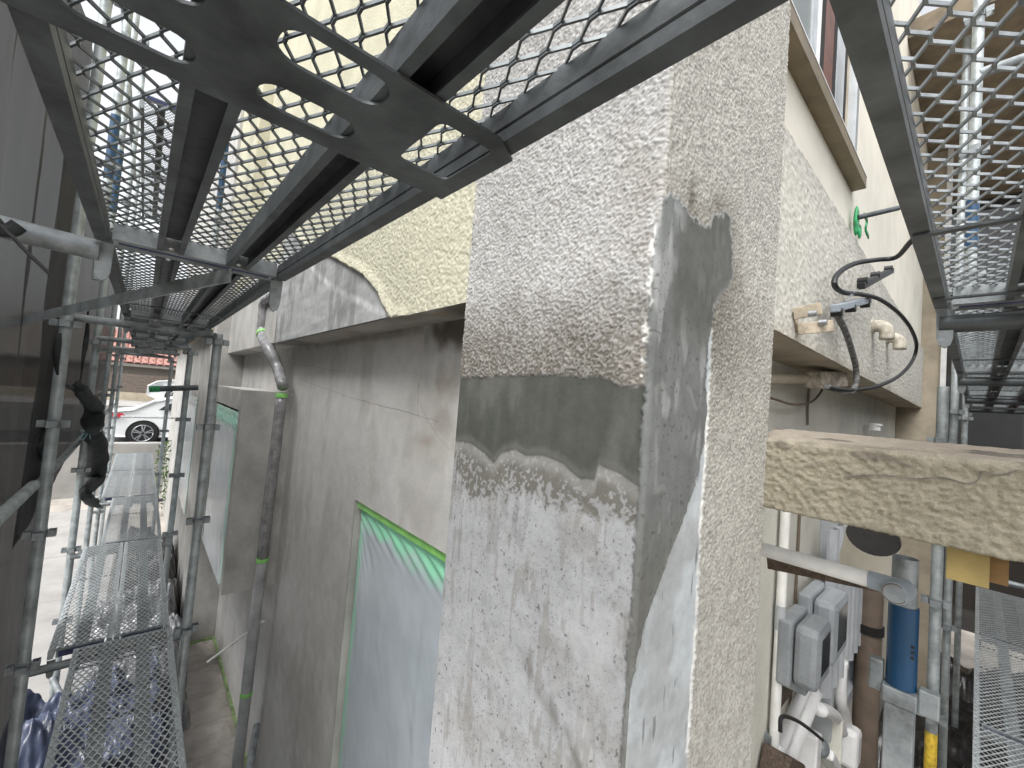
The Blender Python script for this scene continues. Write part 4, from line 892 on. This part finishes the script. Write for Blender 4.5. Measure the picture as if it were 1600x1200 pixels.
# gas fittings at the lower right wall
gm = thing('gas_fitting', 'white painted gas meter valve and hoses low on the side wall', 'gas fitting', (3.4, .5, -2.6))
gx = 3.05
def at(a, b, y=.56): return oy(a, b, y)
obj('valve_body', MB().bar(at(1322,1132), at(1318,1190), .16, .16, up=(0,1,0)), M['pvc_white'], gm, bevel=.03)
obj('hose', MB().tube(smooth_path([at(1314,1030), at(1312,1070), at(1313,1098), at(1320,1120), at(1322,1136)], 5), .036, 12), M['pvc_white'], gm, smooth=True)
obj('hose', MB().tube(smooth_path([at(1280,1108), at(1295,1112), at(1308,1124), at(1314,1142)], 5), .036, 12), M['pvc_white'], gm, smooth=True)
obj('trunking', MB().bar(at(1262,1140,.6), at(1256,1215,.6), .10, .12, up=(0,1,0)), M['pvc_white'], gm, bevel=.01)
obj('white_panel', MB().bar(at(1284,1110,.63), at(1278,1215,.63), .02, .22, up=(0,1,0)), M['offwhite'], gm, bevel=.01)
obj('regulator', MB().ball(at(1283,1168), .05, 8, (1,.8,1)), M['galv'], gm, smooth=True)
obj('valve_handle', MB().bar(at(1290,1175), at(1306,1205), .06, .08, up=(0,1,0)), M['pvc_white'], gm, bevel=.015)
q = [at(a, b, .52) for a, b in ((1219,1143), (1222,1120), (1245,1126), (1268,1142), (1285,1156))]; pipe('cable', smooth_path(q, 5), .008, M['black'], 'short black cable arching over the white pipes', 'cable')
bp = thing('brown_downpipe', 'brown downpipe on the side wall behind the blue post', 'downpipe', (5.7, .5, GZ))
a0 = oy(1352,985,.52); obj('pipe', MB().tube([(a0[0], .50, GZ), (a0[0], .50, -.3)], .075, 14), M['brown'], bp, autos=True)
obj('strap', MB().tube([(a0[0], .50, a0[2]), (a0[0], .50, a0[2]+.06)], .085, 14), M['hole'], bp, autos=True)
db = thing('dark_box', 'dark brown box at the foot of the slim service pipe', 'box', tuple(oy(1220,1190,.6)))
obj('case', MB().bar(oy(1210,1196,.60), oy(1234,1206,.60), .12, .13), M['wood'], db, bevel=.01)

# ------------------------------------------------------------------ street: cars, house, fence, shrub
def car(loc, face, label, parts=True, s=1.0):
    t = thing('parked_car', label, 'car', loc, 'white cars parked at the end of the alley')
    # side profile along X (rear at x=0 pointing to -X), y across
    prof = [(0.0,.38),(.03,.62),(.02,.80),(.10,.93),(.55,1.0),(1.05,1.28),(1.45,1.40),(2.2,1.41),(2.75,1.30),(3.3,1.0),(4.2,.84),(4.45,.66),(4.45,.35),(4.2,.22),(.25,.22)]
    W = 1.76; v = []; f = []; n = len(prof)
    rings = [(0,.0),(.10,.0),(.55,.0)]
    for yy, ins in ((-W/2+.06,.035), (-W/2,.0), (0,-.02), (W/2,.0), (W/2-.06,.035)):
        for x, z in prof:
            tz = max(0, (z-.95)/.46); yw = yy*(1-.16*tz)
            v.append((x*s+ (ins if x < 2 else -ins), yw*s, (z-(ins if z > .5 else -ins))*s))
    for r in range(4):
        for k in range(n):
            k2 = (k+1) % n; f.append((r*n+k, (r+1)*n+k, (r+1)*n+k2, r*n+k2))
    f.append(tuple(range(n))); f.append(tuple(range(4*n, 5*n))[::-1])
    L = np.array(loc); rot = lambda p: (L[0]+p[0]*face, L[1]+p[1], L[2]+p[2])
    obj('body', MB().add([rot(p) for p in v], f), M['carwhite'], t, autos=True)
    yS = -W/2*s
    def side(poly, name, m, off, par):
        obj(name, MB().add([rot((x*s, (yS*(1-.16*max(0,(z-.95)/.46))-off), z*s)) for x, z in poly], [tuple(range(len(poly)))]), m, par)
    side([(1.12,1.03),(1.30,1.20),(1.55,1.31),(2.05,1.33),(2.05,1.03)], 'side_window', M['carglass'], .012, t)
    side([(2.12,1.03),(2.12,1.33),(2.55,1.27),(2.95,1.03)], 'side_window', M['carglass'], .012, t)
    obj('rear_window', MB().add([rot((x*s, y*s, z*s)) for x, y, z in ((.60,-.72,1.035),(1.06,-.66,1.30),(1.06,.66,1.30),(.60,.72,1.035))], [(0,1,2,3)]), M['carglass'], t)
    side([(.04,.78),(.05,.90),(.32,.91),(.40,.84),(.30,.78)], 'tail_light', M['redlamp'], .014, t)
    side([(4.05,.66),(4.05,.78),(4.35,.74),(4.42,.64)], 'headlight', M['alu'], .014, t)
    for wx_ in (.82, 3.60):
        for yy in (yS+.10, -yS-.10):
            c = np.array((wx_*s, yy, .33*s)); sg = -1 if yy < 0 else 1
            wl = obj('wheel', MB().tube([rot(c-(0,.11,0)), rot(c+(0,.11,0))], .335*s, 28), M['tyre'], t, autos=True)
            obj('arch', MB().tube([rot(c+(0,sg*.085,0)), rot(c+(0,sg*.103,0))], .385*s, 28), M['hole'], wl)
            rm = MB().tube([rot(c+(0,sg*.118,0)), rot(c+(0,sg*.120,0))], .06*s, 12)
            for k in range(5):
                a = 2*math.pi*k/5+.3; d_ = np.array((math.cos(a), 0, math.sin(a)))
                for sp in (-.16, .16):
                    d2 = np.array((math.cos(a+sp), 0, math.sin(a+sp))); rm.bar(rot(c+(0,sg*.119,0)), rot(c+(0,sg*.119,0)+d2*.235*s), .03*s, .008, up=(0,1,0))
            obj('rim', rm, M['galv_new'], wl)
            ring = [rot(c+np.array((.24*s*math.cos(a), sg*.118, .24*s*math.sin(a)))) for a in np.linspace(0, 2*math.pi, 25)]
            obj('rim_edge', MB().tube(ring, .012*s, 6), M['galv_new'], wl, smooth=True)
    return t
car((-.70, 17.4, -2.14), 1, 'white coupe parked across the alley end with its red tail light showing')
struct('raised_forecourt', MB().box(-30, 30, 20.2, 60, GZ, -1.25), M['conc'])
car((5.05, 22.2, -1.24), -1, 'second white car parked higher up in front of the slatted fence', s=1.1)
nh = thing('red_roof_house', 'neighbouring house with red tiled roof and grey brown siding', 'house', (0, 27, -1.25))
obj('wall', MB().box(-6, 8, 26.5, 31, -1.25, .33), M['siding'], nh)
rf = obj('roof', MB().hexa([(-6.6,25.8,.23),(8.6,25.8,.23),(8.6,31.6,.23),(-6.6,31.6,.23),(-6.6,25.8,.34),(8.6,25.8,.34),(6.2,29,2.38),(-4.2,29,2.38)]), M['siding'], nh)
tm = bpy.data.meshes.new('tile'); tb = MB()
for k in range(5): tb.v += [(math.cos(math.pi*k/4)*.13, 0, math.sin(math.pi*k/4)*.06), (math.cos(math.pi*k/4)*.13, .42, math.sin(math.pi*k/4)*.06+.02)]
tb.f = [(2*k, 2*k+2, 2*k+3, 2*k+1) for k in range(4)]
tm.from_pydata([tuple(p) for p in tb.v], [], tb.f); tm.update(); tm.materials.append(M['rooftile'])
slope = math.atan2(2.04, 3.2)
for r in range(8):
    for k in range(15):
        o = bpy.data.objects.new('tile', tm); COL.objects.link(o); o.parent = rf
        o.location = (-1.6+k*.265, 25.78+r*.37*math.cos(slope), .38+r*.37*math.sin(slope)); o.rotation_euler = (slope, random.uniform(-.03, .03), 0)
fe = thing('slatted_fence', 'brown horizontal slatted fence behind the white cars', 'fence', (0, 24, -1.25))
for i, z in enumerate(np.linspace(-.88, -.22, 6)):
    obj('slat', MB().box(-4, 7, 24.0, 24.03, z, z+.10), M['slat'], fe)
obj('fence_base', MB().box(-4, 7, 23.98, 24.12, -1.25, -.90), M['beige'], fe)
for x in (-3, -1, 1, 3, 5): obj('fence_post', MB().box(x, x+.08, 24.032, 24.10, -1.25, -.05), M['slat'], fe)
sg = thing('shrub', 'green leafy shrub beside the street end of the lower decks', 'shrub', (.72, 12.6, GZ))
obj('stem', MB().tube([(.72,12.6,GZ), (.74,12.6,-2.6)], .03, 8), M['stem'], sg)
lv = MB(); rs = random.Random(5)
for k in range(900):
    a = rs.uniform(0, 6.28); zz_ = rs.uniform(-3.1, -1.55); rr_ = .42*math.sqrt(rs.random())*(1-.3*abs(zz_+2.3)); c = np.array((.72+rr_*math.cos(a), 12.6+rr_*math.sin(a), zz_))
    d1 = np.array([rs.gauss(0,1) for _ in range(3)]); d1 /= np.linalg.norm(d1); d2 = np.cross(d1, (rs.random(), rs.random(), 1)); d2 /= np.linalg.norm(d2)
    lv.add([c-d1*.05, c+d2*.022, c+d1*.05, c-d2*.022], [(0,1,2,3)])
tag(obj('foliage', lv, M['leaf'], sg), kind='stuff')
# neighbours beyond the net and beyond the right alley
nb = thing('grey_neighbour_house', 'pale grey neighbouring building beyond the left net', 'building', (-9, 6, GZ))
obj('wall', MB().box(-13, -8, -6, 14, GZ, 1.6), M['neighbour'], nb)
for y in (0, 3.2, 6.4, 9.6):
    wn = obj('window', MB().box(-7.998, -7.95, y, y+1.6, -.4, 1.0), M['alu'], nb); obj('pane', MB().box(-7.949, -7.94, y+.08, y+1.52, -.32, .92), M['glass'], wn)
nb = thing('brown_neighbour_house', 'brown neighbouring building at the end of the right alley', 'building', (14, -2, GZ))
obj('wall', MB().box(12, 15, -6, 6, GZ, 3.0), M['eave'], nb)
wn = obj('window', MB().box(11.95, 11.998, -.6, .6, -.2, 1.2), M['alu'], nb); obj('pane', MB().box(11.94, 11.949, -.52, .52, -.12, 1.12), M['glass'], wn)
oc = oz(1545,695,-.25); tag(obj('orange_crate', MB().box(8.0, 8.3, -.75, -.2, -.55, -.30).box(8.02,8.28,-.73,-.22,-.299,-.27), M['orange'], bevel=.02), 'orange plastic crate far down the right alley', 'crate')
